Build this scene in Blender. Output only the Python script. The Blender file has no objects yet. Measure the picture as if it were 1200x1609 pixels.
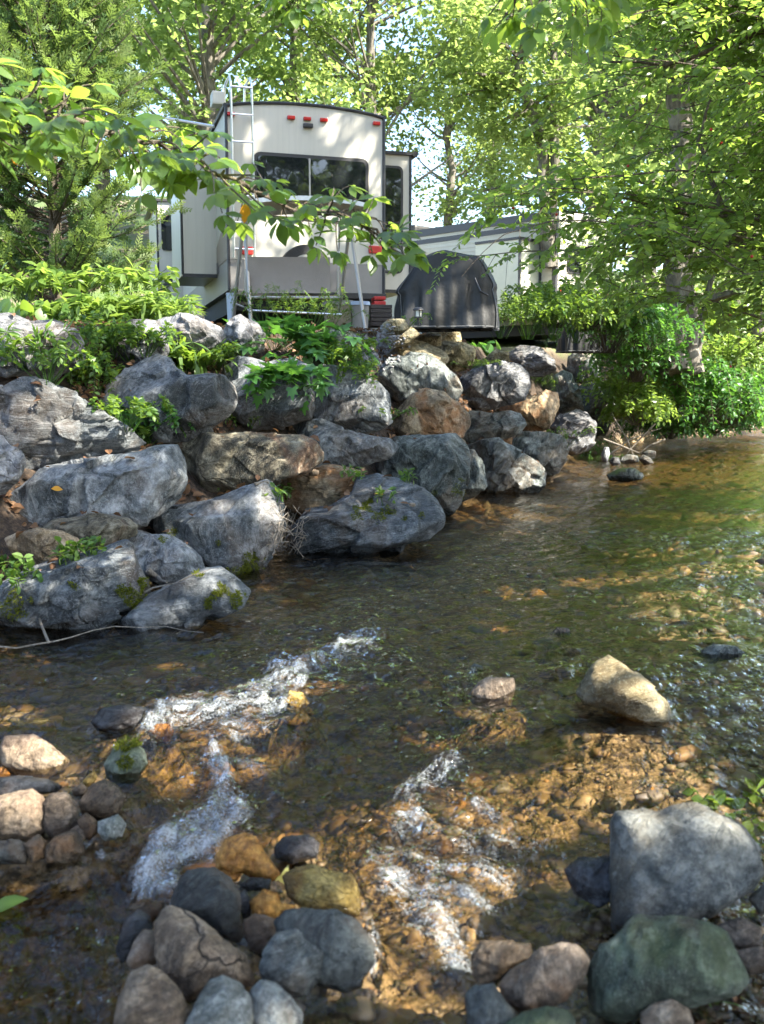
import bpy, bmesh, math, random
import numpy as np
from mathutils import Vector, Matrix
from mathutils.bvhtree import BVHTree

scene = bpy.context.scene
COL = scene.collection

# ------------------------------------------------------------------ camera, world, sun, exposure
W0, H0, FPX, HORIZON, EYE = 1200.0, 1609.0, 1609.0 * 35 / 36, 610.0, 1.3
PITCH = math.atan((H0 / 2 - HORIZON) / FPX)
cam_data = bpy.data.cameras.new("camera")
cam_data.sensor_fit = 'VERTICAL'; cam_data.sensor_height = 36; cam_data.sensor_width = 36
cam_data.lens = 35; cam_data.clip_start = 0.05; cam_data.clip_end = 600
cam_data.dof.use_dof = True; cam_data.dof.focus_distance = 8.5; cam_data.dof.aperture_fstop = 4.0
cam = bpy.data.objects.new("camera", cam_data); COL.objects.link(cam)
cam.location = (0, 0, EYE); cam.rotation_euler = (math.pi / 2 - PITCH, 0, 0)
scene.camera = cam

SUN = np.array([0.63, -0.31, 0.71]); SUN /= np.linalg.norm(SUN)
world = bpy.data.worlds.new("World"); scene.world = world; world.use_nodes = True
wn = world.node_tree; bg = wn.nodes['Background']
sky = wn.nodes.new('ShaderNodeTexSky'); sky.sky_type = 'NISHITA'; sky.sun_disc = False
sky.sun_elevation = math.asin(SUN[2]); sky.sun_rotation = math.atan2(SUN[0], SUN[1])
sky.air_density = 1.0; sky.dust_density = 1.5; sky.ozone_density = 1.0
wn.links.new(sky.outputs[0], bg.inputs[0]); bg.inputs[1].default_value = 0.125
sl = bpy.data.lights.new("sun", 'SUN'); sl.energy = 5.0; sl.angle = math.radians(0.5); sl.color = (1.0, 0.93, 0.80)
so = bpy.data.objects.new("sun", sl); COL.objects.link(so)
so.rotation_euler = Vector(SUN).to_track_quat('Z', 'Y').to_euler()
scene.view_settings.view_transform = 'Standard'; scene.view_settings.look = 'None'
scene.view_settings.gamma = 1.0; scene.view_settings.exposure = 2.45
scene.view_settings.use_curve_mapping = False
scene.render.engine = 'CYCLES'
cy = scene.cycles
cy.use_denoising = True
try: cy.denoiser = 'OPENIMAGEDENOISE'
except Exception: pass
cy.max_bounces = 8; cy.diffuse_bounces = 3; cy.glossy_bounces = 3; cy.transmission_bounces = 4
cy.transparent_max_bounces = 8; cy.caustics_reflective = False; cy.caustics_refractive = False
cy.use_adaptive_sampling = True; cy.adaptive_threshold = 0.02; cy.sample_clamp_indirect = 6.0

# ------------------------------------------------------------------ maths helpers
CP, SP = math.cos(PITCH), math.sin(PITCH)
FWD = np.array([0, CP, -SP]); UPV = np.array([0, SP, CP]); RGT = np.array([1.0, 0, 0])
EYEP = np.array([0, 0, EYE])
def ray(x, y):
    d = FWD * FPX + RGT * (x - W0 / 2) + UPV * (H0 / 2 - y)
    return d / np.linalg.norm(d)
def at_y(x, y, Y):
    d = ray(x, y); return EYEP + d * (Y / d[1])
def at_z(x, y, z):
    d = ray(x, y); return EYEP + d * ((z - EYE) / d[2])
def px_of(P):
    q = np.asarray(P, float) - EYEP
    z = q @ FWD
    return np.stack([W0 / 2 + FPX * (q @ RGT) / z, H0 / 2 - FPX * (q @ UPV) / z], -1)
def sstep(a, b, x):
    t = np.clip((np.asarray(x, float) - a) / (b - a), 0, 1); return t * t * (3 - 2 * t)
def _hash(ix, iy, iz, s):
    h = (ix.astype(np.int64) * 374761393 + iy.astype(np.int64) * 668265263 + iz.astype(np.int64) * 2147483647 + s * 974634777) & 0xffffffff
    h = ((h ^ (h >> 13)) * 1274126177) & 0xffffffff
    h = ((h ^ (h >> 16)) * 2246822519) & 0xffffffff
    return ((h ^ (h >> 15)) & 0xffffff) / float(0xffffff)
def noise3(P, s=0):
    P = np.asarray(P, float); f = np.floor(P); t = P - f; t = t * t * (3 - 2 * t)
    i = f.astype(np.int64); x, y, z = i[:, 0], i[:, 1], i[:, 2]; out = 0
    for dx in (0, 1):
        wx = t[:, 0] if dx else 1 - t[:, 0]
        for dy in (0, 1):
            wy = t[:, 1] if dy else 1 - t[:, 1]
            for dz in (0, 1):
                wz = t[:, 2] if dz else 1 - t[:, 2]
                out = out + wx * wy * wz * _hash(x + dx, y + dy, z + dz, s)
    return out * 2 - 1
def fbm(P, oct=4, s=0, gain=.5):
    a, o, tot = 1.0, 0, 0
    for k in range(oct):
        o = o + a * noise3(P * (2.03 ** k) + 17.3 * k, s + k); tot += a; a *= gain
    return o / tot
def unit(v):
    v = np.asarray(v, float); return v / np.maximum(np.linalg.norm(v, axis=-1, keepdims=True), 1e-9)

# ------------------------------------------------------------------ object helpers
def new_obj(name, me, mat=None, parent=None):
    o = bpy.data.objects.new(name, me); COL.objects.link(o)
    if mat is not None and me is not None: me.materials.append(mat)
    if parent is not None: o.parent = parent
    return o
def np_mesh(name, V, F, smooth=False, attrs=None):
    V = np.asarray(V, np.float32); F = np.asarray(F, np.int32); m, k = F.shape
    me = bpy.data.meshes.new(name)
    me.vertices.add(len(V)); me.vertices.foreach_set('co', V.ravel())
    me.loops.add(m * k); me.loops.foreach_set('vertex_index', F.ravel())
    me.polygons.add(m); me.polygons.foreach_set('loop_start', np.arange(0, m * k, k, dtype=np.int32))
    me.polygons.foreach_set('use_smooth', np.full(m, smooth, dtype=bool))
    for kk, a in (attrs or {}).items():
        at = me.attributes.new(kk, 'FLOAT', 'POINT'); at.data.foreach_set('value', np.asarray(a, np.float32).ravel())
    me.update(calc_edges=True)
    return me
def tag(o, label=None, cat=None, group=None, kind=None):
    if label: o['label'] = label
    if cat: o['category'] = cat
    if group: o['group'] = group
    if kind: o['kind'] = kind
    return o
def empty(name, loc=(0, 0, 0), rz=0.0):
    o = bpy.data.objects.new(name, None); COL.objects.link(o)
    o.location = loc; o.rotation_euler = (0, 0, rz); o.empty_display_size = .1
    return o
def copy_tree(o, parent=None):
    c = o.copy(); COL.objects.link(c)
    if parent is not None: c.parent = parent
    for ch in list(o.children): copy_tree(ch, c)
    return c

class MB:
    """collects boxes, prisms, tubes into one mesh"""
    def __init__(s): s.v = []; s.f = []
    def add(s, vs, fs):
        b = len(s.v); s.v += [tuple(map(float, v)) for v in vs]; s.f += [tuple(i + b for i in f) for f in fs]; return s
    def box(s, x0, x1, y0, y1, z0, z1, ch=0.0):
        if ch <= 0:
            vs = [(x, y, z) for z in (z0, z1) for x, y in ((x0, y0), (x1, y0), (x1, y1), (x0, y1))]
            return s.add(vs, [(3, 2, 1, 0), (4, 5, 6, 7), (0, 1, 5, 4), (1, 2, 6, 5), (2, 3, 7, 6), (3, 0, 4, 7)])
        bm = bmesh.new(); bmesh.ops.create_cube(bm, size=1)
        for v in bm.verts: v.co = Vector(((x0 + x1) / 2 + v.co.x * (x1 - x0), (y0 + y1) / 2 + v.co.y * (y1 - y0), (z0 + z1) / 2 + v.co.z * (z1 - z0)))
        bmesh.ops.bevel(bm, geom=bm.edges[:], offset=ch, segments=2, affect='EDGES', profile=.6)
        bm.verts.index_update(); s.add([v.co for v in bm.verts], [[v.index for v in f.verts] for f in bm.faces]); bm.free(); return s
    def tube(s, pts, r, n=8, cap=True):
        pts = [Vector(p) for p in pts]; rs = r if hasattr(r, '__len__') else [r] * len(pts)
        b = len(s.v); prev = None
        for i, p in enumerate(pts):
            t = (pts[min(i + 1, len(pts) - 1)] - pts[max(i - 1, 0)]).normalized()
            if prev is None:
                a = t.orthogonal().normalized()
            else:
                a = (prev - t * prev.dot(t))
                a = a.normalized() if a.length > 1e-6 else t.orthogonal().normalized()
            prev = a; bb = t.cross(a)
            for k in range(n):
                an = 2 * math.pi * k / n
                s.v.append(tuple(p + (a * math.cos(an) + bb * math.sin(an)) * rs[i]))
        for i in range(len(pts) - 1):
            for k in range(n):
                s.f.append((b + i * n + k, b + i * n + (k + 1) % n, b + (i + 1) * n + (k + 1) % n, b + (i + 1) * n + k))
        if cap:
            s.f.append(tuple(b + k for k in range(n))[::-1]); s.f.append(tuple(b + (len(pts) - 1) * n + k for k in range(n)))
        return s
    def prism(s, poly, a0, a1, axis='y'):
        """poly: 2D points; extruded along axis from a0 to a1"""
        n = len(poly)
        def mk(p, a): return (p[0], a, p[1]) if axis == 'y' else ((a, p[0], p[1]) if axis == 'x' else (p[0], p[1], a))
        return s.add([mk(p, a0) for p in poly] + [mk(p, a1) for p in poly],
                     [tuple(range(n)), tuple(range(2 * n - 1, n - 1, -1))] + [(i, i + n, (i + 1) % n + n, (i + 1) % n) for i in range(n)])
    def build(s, name, mat, parent=None, smooth=False, angle=None):
        me = bpy.data.meshes.new(name); me.from_pydata(s.v, [], s.f)
        bm = bmesh.new(); bm.from_mesh(me); bmesh.ops.recalc_face_normals(bm, faces=bm.faces); bm.to_mesh(me); bm.free()
        if smooth:
            for p in me.polygons: p.use_smooth = True
            try: me.set_sharp_from_angle(angle=math.radians(angle or 40))
            except Exception: pass
        return new_obj(name, me, mat, parent)
def rrect(x0, x1, z0, z1, r, n=5):
    pts = []
    for cx, cz, a0 in ((x1 - r, z1 - r, 0), (x0 + r, z1 - r, 90), (x0 + r, z0 + r, 180), (x1 - r, z0 + r, 270)):
        for k in range(n + 1):
            a = math.radians(a0 + 90 * k / n); pts.append((cx + r * math.cos(a), cz + r * math.sin(a)))
    return pts

# ------------------------------------------------------------------ materials
class NT:
    def __init__(s, name):
        s.m = bpy.data.materials.new(name); s.m.use_nodes = True; s.t = s.m.node_tree; s.t.nodes.clear()
        s.out = s.n('OutputMaterial')
    def n(s, ty, **kw):
        nd = s.t.nodes.new('ShaderNode' + ty)
        for k, v in kw.items():
            if k.startswith('p_'): setattr(nd, k[2:], v)
            else: s.set(nd, k, v)
        return nd
    def set(s, nd, k, v):
        key = int(k[1:]) if k[0] == 'i' and k[1:].isdigit() else k.replace('_', ' ')
        sock = nd.inputs[key]
        if hasattr(v, 'bl_rna') and isinstance(v, bpy.types.NodeSocket): s.t.links.new(v, sock)
        elif isinstance(v, bpy.types.Node): s.t.links.new(v.outputs[0], sock)
        else:
            if isinstance(v, (tuple, list)) and len(v) == 3 and sock.type == 'RGBA': v = (*v, 1)
            sock.default_value = v
    def math(s, op, a, b=0.0, clamp=False):
        nd = s.n('Math', p_operation=op, p_use_clamp=clamp, i0=a, i1=b); return nd.outputs[0]
    def mix(s, f, a, b, bt='MIX'):
        nd = s.t.nodes.new('ShaderNodeMix'); nd.data_type = 'RGBA'; nd.blend_type = bt
        for sock, v in ((nd.inputs[0], f), (nd.inputs[6], a), (nd.inputs[7], b)):
            if isinstance(v, bpy.types.NodeSocket): s.t.links.new(v, sock)
            else: sock.default_value = (*v, 1) if isinstance(v, (tuple, list)) and len(v) == 3 else v
        return nd.outputs[2]
    def ramp(s, f, stops, interp='LINEAR'):
        nd = s.n('ValToRGB'); cr = nd.color_ramp; cr.interpolation = interp
        while len(cr.elements) < len(stops): cr.elements.new(.5)
        for e, (p, c) in zip(cr.elements, stops):
            e.position = p; e.color = (*c, 1) if isinstance(c, (tuple, list)) else (c, c, c, 1)
        s.t.links.new(f, nd.inputs[0]); return nd.outputs[0]
    def noise(s, vec, scale, detail=4, rough=.55, dist=0.0):
        nd = s.n('TexNoise', Vector=vec, Scale=scale, Detail=detail, Roughness=rough, Distortion=dist); return nd.outputs[0]
    def mapping(s, vec, scale=(1, 1, 1), rot=(0, 0, 0), loc=(0, 0, 0)):
        nd = s.n('Mapping', Vector=vec, Scale=scale, Rotation=rot, Location=loc); return nd.outputs[0]
    def finish(s, shader):
        s.t.links.new(shader if isinstance(shader, bpy.types.NodeSocket) else shader.outputs[0], s.out.inputs[0]); return s.m

def simple(name, col, rough=.5, metal=0.0, spec=.5, var=.12, scale=6.0, bump=0.0, bscale=40.0, trans=0.0):
    t = NT(name); co = t.n('TexCoord').outputs['Object']
    n = t.noise(co, scale, 5)
    c = t.mix(n, tuple(max(0, x * (1 - var)) for x in col), tuple(min(1, x * (1 + var)) for x in col))
    b = t.n('BsdfPrincipled', Base_Color=c, Roughness=rough, Metallic=metal)
    b.inputs['Specular IOR Level'].default_value = spec
    if bump > 0:
        bp = t.n('Bump', Strength=bump, Distance=.02, Height=t.noise(co, bscale, 4)); t.set(b, 'Normal', bp)
    return t.finish(b)

def objvec(t):
    """object coordinates shifted by a random amount per object"""
    co = t.n('TexCoord').outputs['Object']; r = t.n('ObjectInfo').outputs['Random']
    off = t.n('CombineXYZ', i0=t.math('MULTIPLY', r, 37.0), i1=t.math('MULTIPLY', r, 91.0), i2=t.math('MULTIPLY', r, 53.0))
    return t.n('VectorMath', p_operation='ADD', i0=co, i1=off.outputs[0]).outputs[0], r

def rock_mat(name, dark, mid, light, stain=(.20, .12, .06), stain_amt=.2, lichen=.35, band=.6, scale=1.0, wet_z=0.05, wet_all=0.0, VALUE=.73, rot=(.5, .35, .2), moss=0.0, cr=.22):
    t = NT(name); v, rnd = objvec(t)
    ang = t.n('CombineXYZ', i0=t.math('MULTIPLY', rnd, 2.2), i1=t.math('MULTIPLY', rnd, 1.3), i2=t.math('MULTIPLY', rnd, 6.0))
    vr = t.n('VectorRotate', p_rotation_type='EULER_XYZ', Vector=v, Rotation=ang.outputs[0]).outputs[0]
    vb = t.mapping(vr, (1.4 * scale, 1.4 * scale, 4.8 * scale), rot)
    bands = t.noise(vb, 1.8, 10, .68, 1.6)
    big = t.noise(v, 1.6 * scale, 6, .6, .3)
    fine = t.noise(v, 22 * scale, 6, .65)
    veryfine = t.noise(v, 95 * scale, 3, .6)
    m1 = t.math('ADD', t.math('MULTIPLY', bands, band), t.math('MULTIPLY', big, 1 - band))
    c = t.ramp(m1, [(.38, tuple(x * .6 for x in dark)), (.455, dark), (.505, mid), (.555, tuple((a + b) / 2 for a, b in zip(mid, light))), (.63, light)])
    mot = t.ramp(fine, [(.40, .45), (.50, .95), (.60, 1.55)]); c = t.mix(.6, c, mot, 'MULTIPLY')
    blot = t.ramp(t.noise(v, 5.5 * scale, 7, .68, .8), [(.42, .55), (.58, 1.35)]); c = t.mix(.5, c, blot, 'MULTIPLY')
    # pale mineral veins drawn out along the layering
    vein = t.ramp(t.noise(t.mapping(vr, (2.2 * scale, 2.2 * scale, 13 * scale), rot), 1.6, 9, .72, 2.2), [(.555, 0.0), (.60, 1.0)])
    c = t.mix(t.math('MULTIPLY', vein, .45 * min(1, band * 1.5)), c, tuple(min(.6, x * 1.25) for x in light))
    # iron stain
    sm = t.ramp(t.noise(v, 1.3 * scale, 5, .6, .4), [(.50, 0.0), (.58, 1.0)])
    c = t.mix(t.math('MULTIPLY', sm, stain_amt), c, stain)
    # lichen and mineral flecks
    lm = t.ramp(t.noise(v, 7.5 * scale, 8, .72, .2), [(.535, 0.0), (.575, 1.0)])
    lm2 = t.math('MULTIPLY', lm, t.ramp(t.noise(v, 1.9 * scale, 3), [(.44, 0.0), (.54, 1.0)]))
    c = t.mix(t.math('MULTIPLY', lm2, lichen), c, tuple(min(.6, x * 1.35 + .05) for x in light))
    fl = t.ramp(veryfine, [(.56, 0.0), (.62, 1.0)])
    c = t.mix(t.math('MULTIPLY', fl, .35), c, tuple(min(.6, x * 1.2) for x in light))
    vw = t.n('VectorMath', p_operation='ADD', i0=v, i1=t.n('VectorMath', p_operation='SCALE', i0=t.n('TexNoise', Vector=v, Scale=2.2 * scale, Detail=4.0).outputs[1], Scale=.55 / scale).outputs[0]).outputs[0]
    vo = t.n('TexVoronoi', p_feature='DISTANCE_TO_EDGE', Vector=t.mapping(vw, (1, 1, 1.8), rot), Scale=1.7 * scale)
    crack = t.ramp(vo.outputs['Distance'], [(.0, 1.0), (.022, 0.0)])
    crack = t.math('MULTIPLY', crack, t.ramp(t.noise(v, 1.1 * scale, 2), [(.50, 0.0), (.62, 1.0)]))
    c = t.mix(t.math('MULTIPLY', crack, cr), c, tuple(x * .25 for x in dark))
    dirt = t.ramp(t.noise(v, 2.7 * scale, 7, .7, .6), [(.51, 0.0), (.59, 1.0)])
    c = t.mix(t.math('MULTIPLY', dirt, .5), c, tuple(x * .55 for x in dark))
    bright = t.n('HueSaturation', Color=c, Value=t.math('ADD', t.math('MULTIPLY', rnd, .45), VALUE)); c = bright.outputs[0]
    if moss > 0:
        nz = t.n('SeparateXYZ', Vector=t.n('NewGeometry').outputs['Normal']).outputs[2]
        mm = t.ramp(t.math('ADD', t.math('MULTIPLY', t.noise(v, 4, 6, .7), .9), t.math('MULTIPLY', nz, .18)), [(.50, 0.0), (.62, 1.0)])
        c = t.mix(t.math('MULTIPLY', mm, moss), c, t.mix(fine, (.025, .045, .008), (.12, .15, .03)))
    # wet foot of the rock
    pz = t.n('SeparateXYZ', Vector=t.n('NewGeometry').outputs['Position']).outputs[2]
    wz = t.math('ADD', pz, t.math('MULTIPLY', t.noise(v, 6, 3), -.09))
    wet = t.n('MapRange', Value=wz, From_Min=wet_z + .03, From_Max=wet_z - .03, To_Min=0.0, To_Max=1.0).outputs[0]
    wet = t.math('MAXIMUM', wet, wet_all)
    c = t.mix(t.math('MULTIPLY', wet, .62), c, t.mix(.5, c, (.0, .0, .0)), 'MIX')
    rough = t.math('SUBTRACT', t.math('ADD', t.math('MULTIPLY', fine, .25), .68), t.math('MULTIPLY', wet, .58))
    h = t.math('ADD', t.math('ADD', t.math('MULTIPLY', bands, .9), t.math('MULTIPLY', fine, .35)), t.math('MULTIPLY', veryfine, .10))
    h = t.math('SUBTRACT', h, t.math('MULTIPLY', crack, cr * .8))
    bp = t.n('Bump', Strength=1.0, Distance=.07 / scale, Height=h)
    b = t.n('BsdfPrincipled', Base_Color=c, Roughness=rough, Normal=bp)
    b.inputs['Specular IOR Level'].default_value = .35
    return t.finish(b)

def leaf_mat(name, dark, mid, light, trans=(.30, .42, .05), tf=.45, rough=.42, spec=.4):
    t = NT(name); va = t.n('Attribute', p_attribute_name='var').outputs['Fac']
    c = t.ramp(va, [(0.0, dark), (.5, mid), (1.0, light)])
    tr = t.mix(va, tuple(x * .75 for x in trans), trans)
    b = t.n('BsdfPrincipled', Base_Color=c, Roughness=rough); b.inputs['Specular IOR Level'].default_value = spec
    tl = t.n('BsdfTranslucent', Color=tr)
    mx = t.n('MixShader', i0=tf, i1=b.outputs[0], i2=tl.outputs[0])
    return t.finish(mx)

M = {}
M['rock_blue'] = rock_mat('rock_blue_grey', (.064, .075, .082), (.122, .136, .145), (.25, .262, .268), stain_amt=.22, lichen=.32)
M['rock_pale'] = rock_mat('rock_pale_grey', (.085, .09, .098), (.165, .17, .178), (.31, .31, .31), stain_amt=.2, lichen=.35)
M['rock_green'] = rock_mat('rock_green_grey', (.058, .07, .066), (.112, .128, .12), (.225, .24, .225), stain_amt=.35, lichen=.38)
M['rock_brown'] = rock_mat('rock_brown_slab', (.06, .052, .036), (.135, .118, .08), (.26, .24, .18), stain=(.16, .085, .05), stain_amt=.6, lichen=.4)
M['rock_tan'] = rock_mat('rock_tan', (.11, .078, .045), (.235, .170, .10), (.36, .29, .19), stain=(.28, .125, .045), stain_amt=.75, lichen=.4, band=.35)
M['rock_olive'] = rock_mat('rock_olive_tan', (.10, .085, .045), (.215, .18, .10), (.36, .32, .21), stain=(.24, .15, .06), stain_amt=.4, lichen=.3, band=.35, VALUE=1.0)
M['rock_moss'] = rock_mat('rock_mossy', (.05, .055, .045), (.12, .125, .10), (.25, .26, .21), moss=.95, lichen=.3)
M['cob_tan'] = rock_mat('cobble_tan', (.14, .10, .065), (.27, .20, .13), (.40, .32, .23), stain=(.12, .07, .05), stain_amt=.5, lichen=.2, band=.4, scale=3.5, wet_z=-.13, VALUE=.52)
M['cob_cracked'] = rock_mat('cobble_cracked_tan', (.14, .10, .065), (.27, .20, .13), (.40, .32, .23), stain=(.12, .07, .05), stain_amt=.5, lichen=.2, band=.4, scale=3.0, wet_z=-.13, cr=1.0, VALUE=.5)
M['cob_grey'] = rock_mat('cobble_grey', (.085, .095, .088), (.165, .178, .165), (.30, .31, .28), stain_amt=.25, lichen=.35, band=.3, scale=3.5, wet_z=-.13, VALUE=.52)
M['cob_pale'] = rock_mat('cobble_pale_speckled', (.13, .145, .125), (.24, .255, .225), (.40, .41, .37), stain_amt=.1, lichen=.5, band=.25, scale=4, wet_z=-.13, VALUE=.52)
M['cob_brown'] = rock_mat('cobble_brown', (.085, .062, .042), (.165, .125, .09), (.27, .215, .16), stain=(.2, .10, .04), stain_amt=.45, lichen=.25, band=.4, scale=3.5, wet_z=-.12, VALUE=.52)
M['cob_dark'] = rock_mat('cobble_dark', (.025, .028, .028), (.05, .056, .054), (.10, .11, .10), stain_amt=.2, lichen=.15, band=.4, scale=3.5, wet_z=-.1, VALUE=.52)
M['cob_wet'] = rock_mat('cobble_wet_brown', (.05, .035, .022), (.11, .078, .05), (.20, .15, .10), stain=(.18, .08, .02), stain_amt=.5, lichen=.1, band=.4, scale=3.5, wet_all=.9, VALUE=.52)
M['cob_wetdark'] = rock_mat('cobble_wet_dark', (.02, .022, .026), (.045, .05, .058), (.10, .105, .115), stain_amt=.15, lichen=.1, band=.4, scale=3.5, wet_all=1.0, VALUE=.52)
M['cob_orange'] = rock_mat('cobble_wet_orange', (.17, .065, .012), (.33, .145, .025), (.46, .25, .06), stain=(.16, .06, .015), stain_amt=.4, lichen=.1, band=.3, scale=3.0, wet_all=.95, VALUE=1.25)
M['cob_gold'] = rock_mat('cobble_wet_gold', (.13, .085, .02), (.27, .18, .04), (.40, .30, .10), stain=(.16, .075, .02), stain_amt=.5, lichen=.15, band=.3, scale=3.0, wet_all=.85, VALUE=1.05)
M['cob_big'] = rock_mat('cobble_big_grey', (.07, .078, .075), (.135, .145, .14), (.25, .25, .215), stain=(.2, .15, .08), stain_amt=.35, lichen=.45, band=.2, scale=2.2, wet_z=-.14, VALUE=.52)
M['cob_algae'] = rock_mat('cobble_green_algae', (.05, .065, .045), (.10, .125, .085), (.19, .21, .16), stain=(.13, .065, .05), stain_amt=.35, lichen=.35, band=.35, scale=2.2, wet_z=-.14, moss=.32, VALUE=.52)

M['bark'] = None
def bark_mat(name, a, b_, sc=1.0):
    t = NT(name); v, rnd = objvec(t)
    vm = t.mapping(v, (9 * sc, 9 * sc, 1.6 * sc)); n = t.noise(vm, 2.0, 8, .65, .6); n2 = t.noise(v, 3.0, 5)
    c = t.ramp(n, [(.32, a), (.62, b_)]); c = t.mix(t.math('MULTIPLY', t.ramp(n2, [(.5, 0.0), (.65, 1.0)]), .5), c, tuple(min(.5, x * 1.6 + .02) for x in b_))
    bp = t.n('Bump', Strength=.9, Distance=.03, Height=n)
    return t.finish(t.n('BsdfPrincipled', Base_Color=c, Roughness=.9, Normal=bp))
M['bark'] = bark_mat('bark_grey', (.035, .03, .024), (.16, .145, .12))
M['twig'] = bark_mat('bark_twig', (.035, .026, .018), (.10, .08, .055), 3)
M['deadwood'] = bark_mat('dead_wood', (.08, .065, .05), (.26, .23, .19), 4)

M['leaf_far'] = leaf_mat('leaf_background', (.04, .08, .025), (.075, .125, .038), (.125, .175, .06), trans=(.42, .58, .15), tf=.55)
M['leaf_far2'] = leaf_mat('leaf_background_yellow', (.05, .09, .024), (.09, .14, .04), (.15, .19, .065), trans=(.44, .58, .15), tf=.52)
M['leaf_near'] = leaf_mat('leaf_overhanging', (.035, .075, .016), (.065, .115, .022), (.11, .16, .035), trans=(.40, .58, .09), tf=.5, rough=.35)
M['leaf_palm'] = leaf_mat('leaf_palmate', (.035, .085, .018), (.065, .13, .028), (.12, .18, .045), trans=(.40, .58, .07), tf=.5, rough=.34, spec=.5)
M['leaf_weed'] = leaf_mat('leaf_weed', (.030, .075, .016), (.065, .130, .028), (.12, .19, .045), trans=(.30, .46, .05), tf=.45)
M['leaf_yellowgreen'] = leaf_mat('leaf_yellow_green', (.05, .10, .02), (.09, .16, .03), (.16, .22, .055), trans=(.34, .50, .08), tf=.46)
M['leaf_bush'] = leaf_mat('leaf_bush', (.022, .075, .018), (.045, .125, .03), (.085, .18, .05), trans=(.18, .42, .05), tf=.4, rough=.32)
M['leaf_cedar'] = leaf_mat('leaf_cedar', (.024, .06, .02), (.05, .098, .03), (.13, .17, .05), trans=(.30, .44, .09), tf=.35, rough=.6)
M['leaf_dry'] = leaf_mat('leaf_dry', (.05, .022, .010), (.13, .065, .03), (.24, .14, .075), trans=(.22, .11, .04), tf=.25, rough=.7)
M['leaf_autumn'] = leaf_mat('leaf_autumn', (.45, .17, .01), (.55, .26, .015), (.6, .35, .03), trans=(.7, .32, .02), tf=.4)
M['leaf_paleyellow'] = leaf_mat('leaf_pale_yellow', (.5, .5, .10), (.55, .55, .18), (.58, .6, .28), trans=(.6, .6, .15), tf=.3)
M['moss'] = leaf_mat('moss_blades', (.03, .045, .006), (.085, .10, .012), (.19, .20, .03), trans=(.25, .28, .03), tf=.3, rough=.8, spec=.1)
M['grass'] = leaf_mat('grass_blades', (.05, .10, .015), (.09, .16, .03), (.15, .22, .05), trans=(.3, .42, .06), tf=.4, rough=.6)
M['berry'] = simple('red_berry', (.35, .012, .012), .3)

# cobbles in the stream and on the near shore
CB = []
def cb(poly, mat, label, zb=None, **k): CB.append((poly, mat, label, zb, k))
cb([(3,1157),(20,1134),(55,1131),(85,1129),(89,1148),(87,1168),(50,1170),(10,1168)], 'cob_gold', 'orange wedge stone behind the brown egg shaped stone at left')
cb([(-2,1172),(8,1157),(50,1154),(80,1170),(109,1195),(101,1214),(70,1225),(35,1223),(3,1202)], 'cob_tan', 'brown egg shaped stone with a light glint at the left')
cb([(-14,1206),(10,1206),(19,1218),(0,1225),(-14,1224)], 'cob_orange', 'tiny orange stone at the left edge')
cb([(-22,1222),(30,1219),(75,1224),(97,1236),(86,1246),(50,1249),(0,1257),(-22,1256)], 'cob_wetdark', 'flat blue black stone poking in from the left edge')
cb([(-24,1258),(20,1245),(50,1239),(66,1250),(74,1275),(71,1307),(45,1321),(0,1321),(-24,1319)], 'cob_tan', 'large dry grey tan stone at the left edge')
cb([(66,1262),(80,1247),(105,1246),(121,1264),(123,1292),(106,1313),(80,1318),(68,1303)], 'cob_brown', 'dark brown stone right of the dry grey tan one')
cb([(123,1262),(145,1232),(165,1225),(186,1237),(198,1253),(186,1278),(155,1287),(128,1278)], 'cob_wet', 'round dark wet stone in the left group')
cb([(120,1287),(135,1277),(151,1288),(154,1307),(140,1321),(123,1313)], 'cob_wet', 'small round wet brown stone below the dark wet one')
cb([(154,1291),(185,1279),(198,1295),(191,1315),(165,1322),(153,1307)], 'cob_pale', 'small pale green stone at the right of the left group')
cb([(129,1227),(147,1210),(153,1220),(144,1237),(132,1238)], 'cob_gold', 'small orange pebble behind the round dark wet stone')
cb([(113,1242),(128,1230),(139,1239),(132,1251),(117,1251)], 'cob_wet', 'small dark pebble beside the orange pebble')
cb([(-24,1322),(30,1320),(47,1330),(41,1358),(-24,1356)], 'cob_dark', 'dark slate stone low at the left edge')
cb([(36,1327),(60,1311),(73,1322),(70,1348),(50,1356)], 'cob_wet', 'orange brown wet stone next to the dark slate one')
cb([(70,1333),(85,1315),(115,1304),(129,1314),(132,1342),(106,1356),(76,1356)], 'cob_wet', 'glossy brown stone lapped by water in the left group')
cb([(110,1304),(122,1295),(136,1305),(135,1320),(117,1320)], 'cob_brown', 'tiny brown stone above the glossy brown one')
cb([(163,1202),(180,1176),(205,1164),(226,1178),(232,1200),(216,1226),(190,1235),(168,1224)], 'cob_algae', 'wet midstream stone with green moss on its crown', zb=-.12)
cb([(143,1134),(160,1113),(200,1106),(231,1113),(230,1142),(190,1154),(153,1148)], 'cob_wetdark', 'dark stone barely under the water at upper left', zb=-.06)
cb([(231,1150),(245,1138),(265,1136),(273,1150),(261,1168),(238,1164)], 'cob_orange', 'bright orange stone in the rapid', zb=-.08)
cb([(338,1347),(355,1320),(385,1309),(401,1315),(419,1345),(440,1372),(431,1385),(400,1381),(380,1372),(360,1378),(340,1364)], 'cob_orange', 'large glossy orange stone at the head of the middle group')
cb([(343,1370),(360,1357),(381,1370),(373,1384),(358,1385)], 'cob_orange', 'small brown orange stone in front of the large glossy orange one')
cb([(268,1425),(282,1380),(295,1366),(335,1364),(361,1378),(375,1405),(377,1440),(384,1466),(373,1482),(350,1475),(310,1446),(283,1440)], 'cob_dark', 'big smooth dark slate stone in the middle group')
cb([(376,1390),(395,1379),(426,1381),(424,1398),(388,1401)], 'cob_dark', 'small flat black stone under the glossy orange one')
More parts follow.
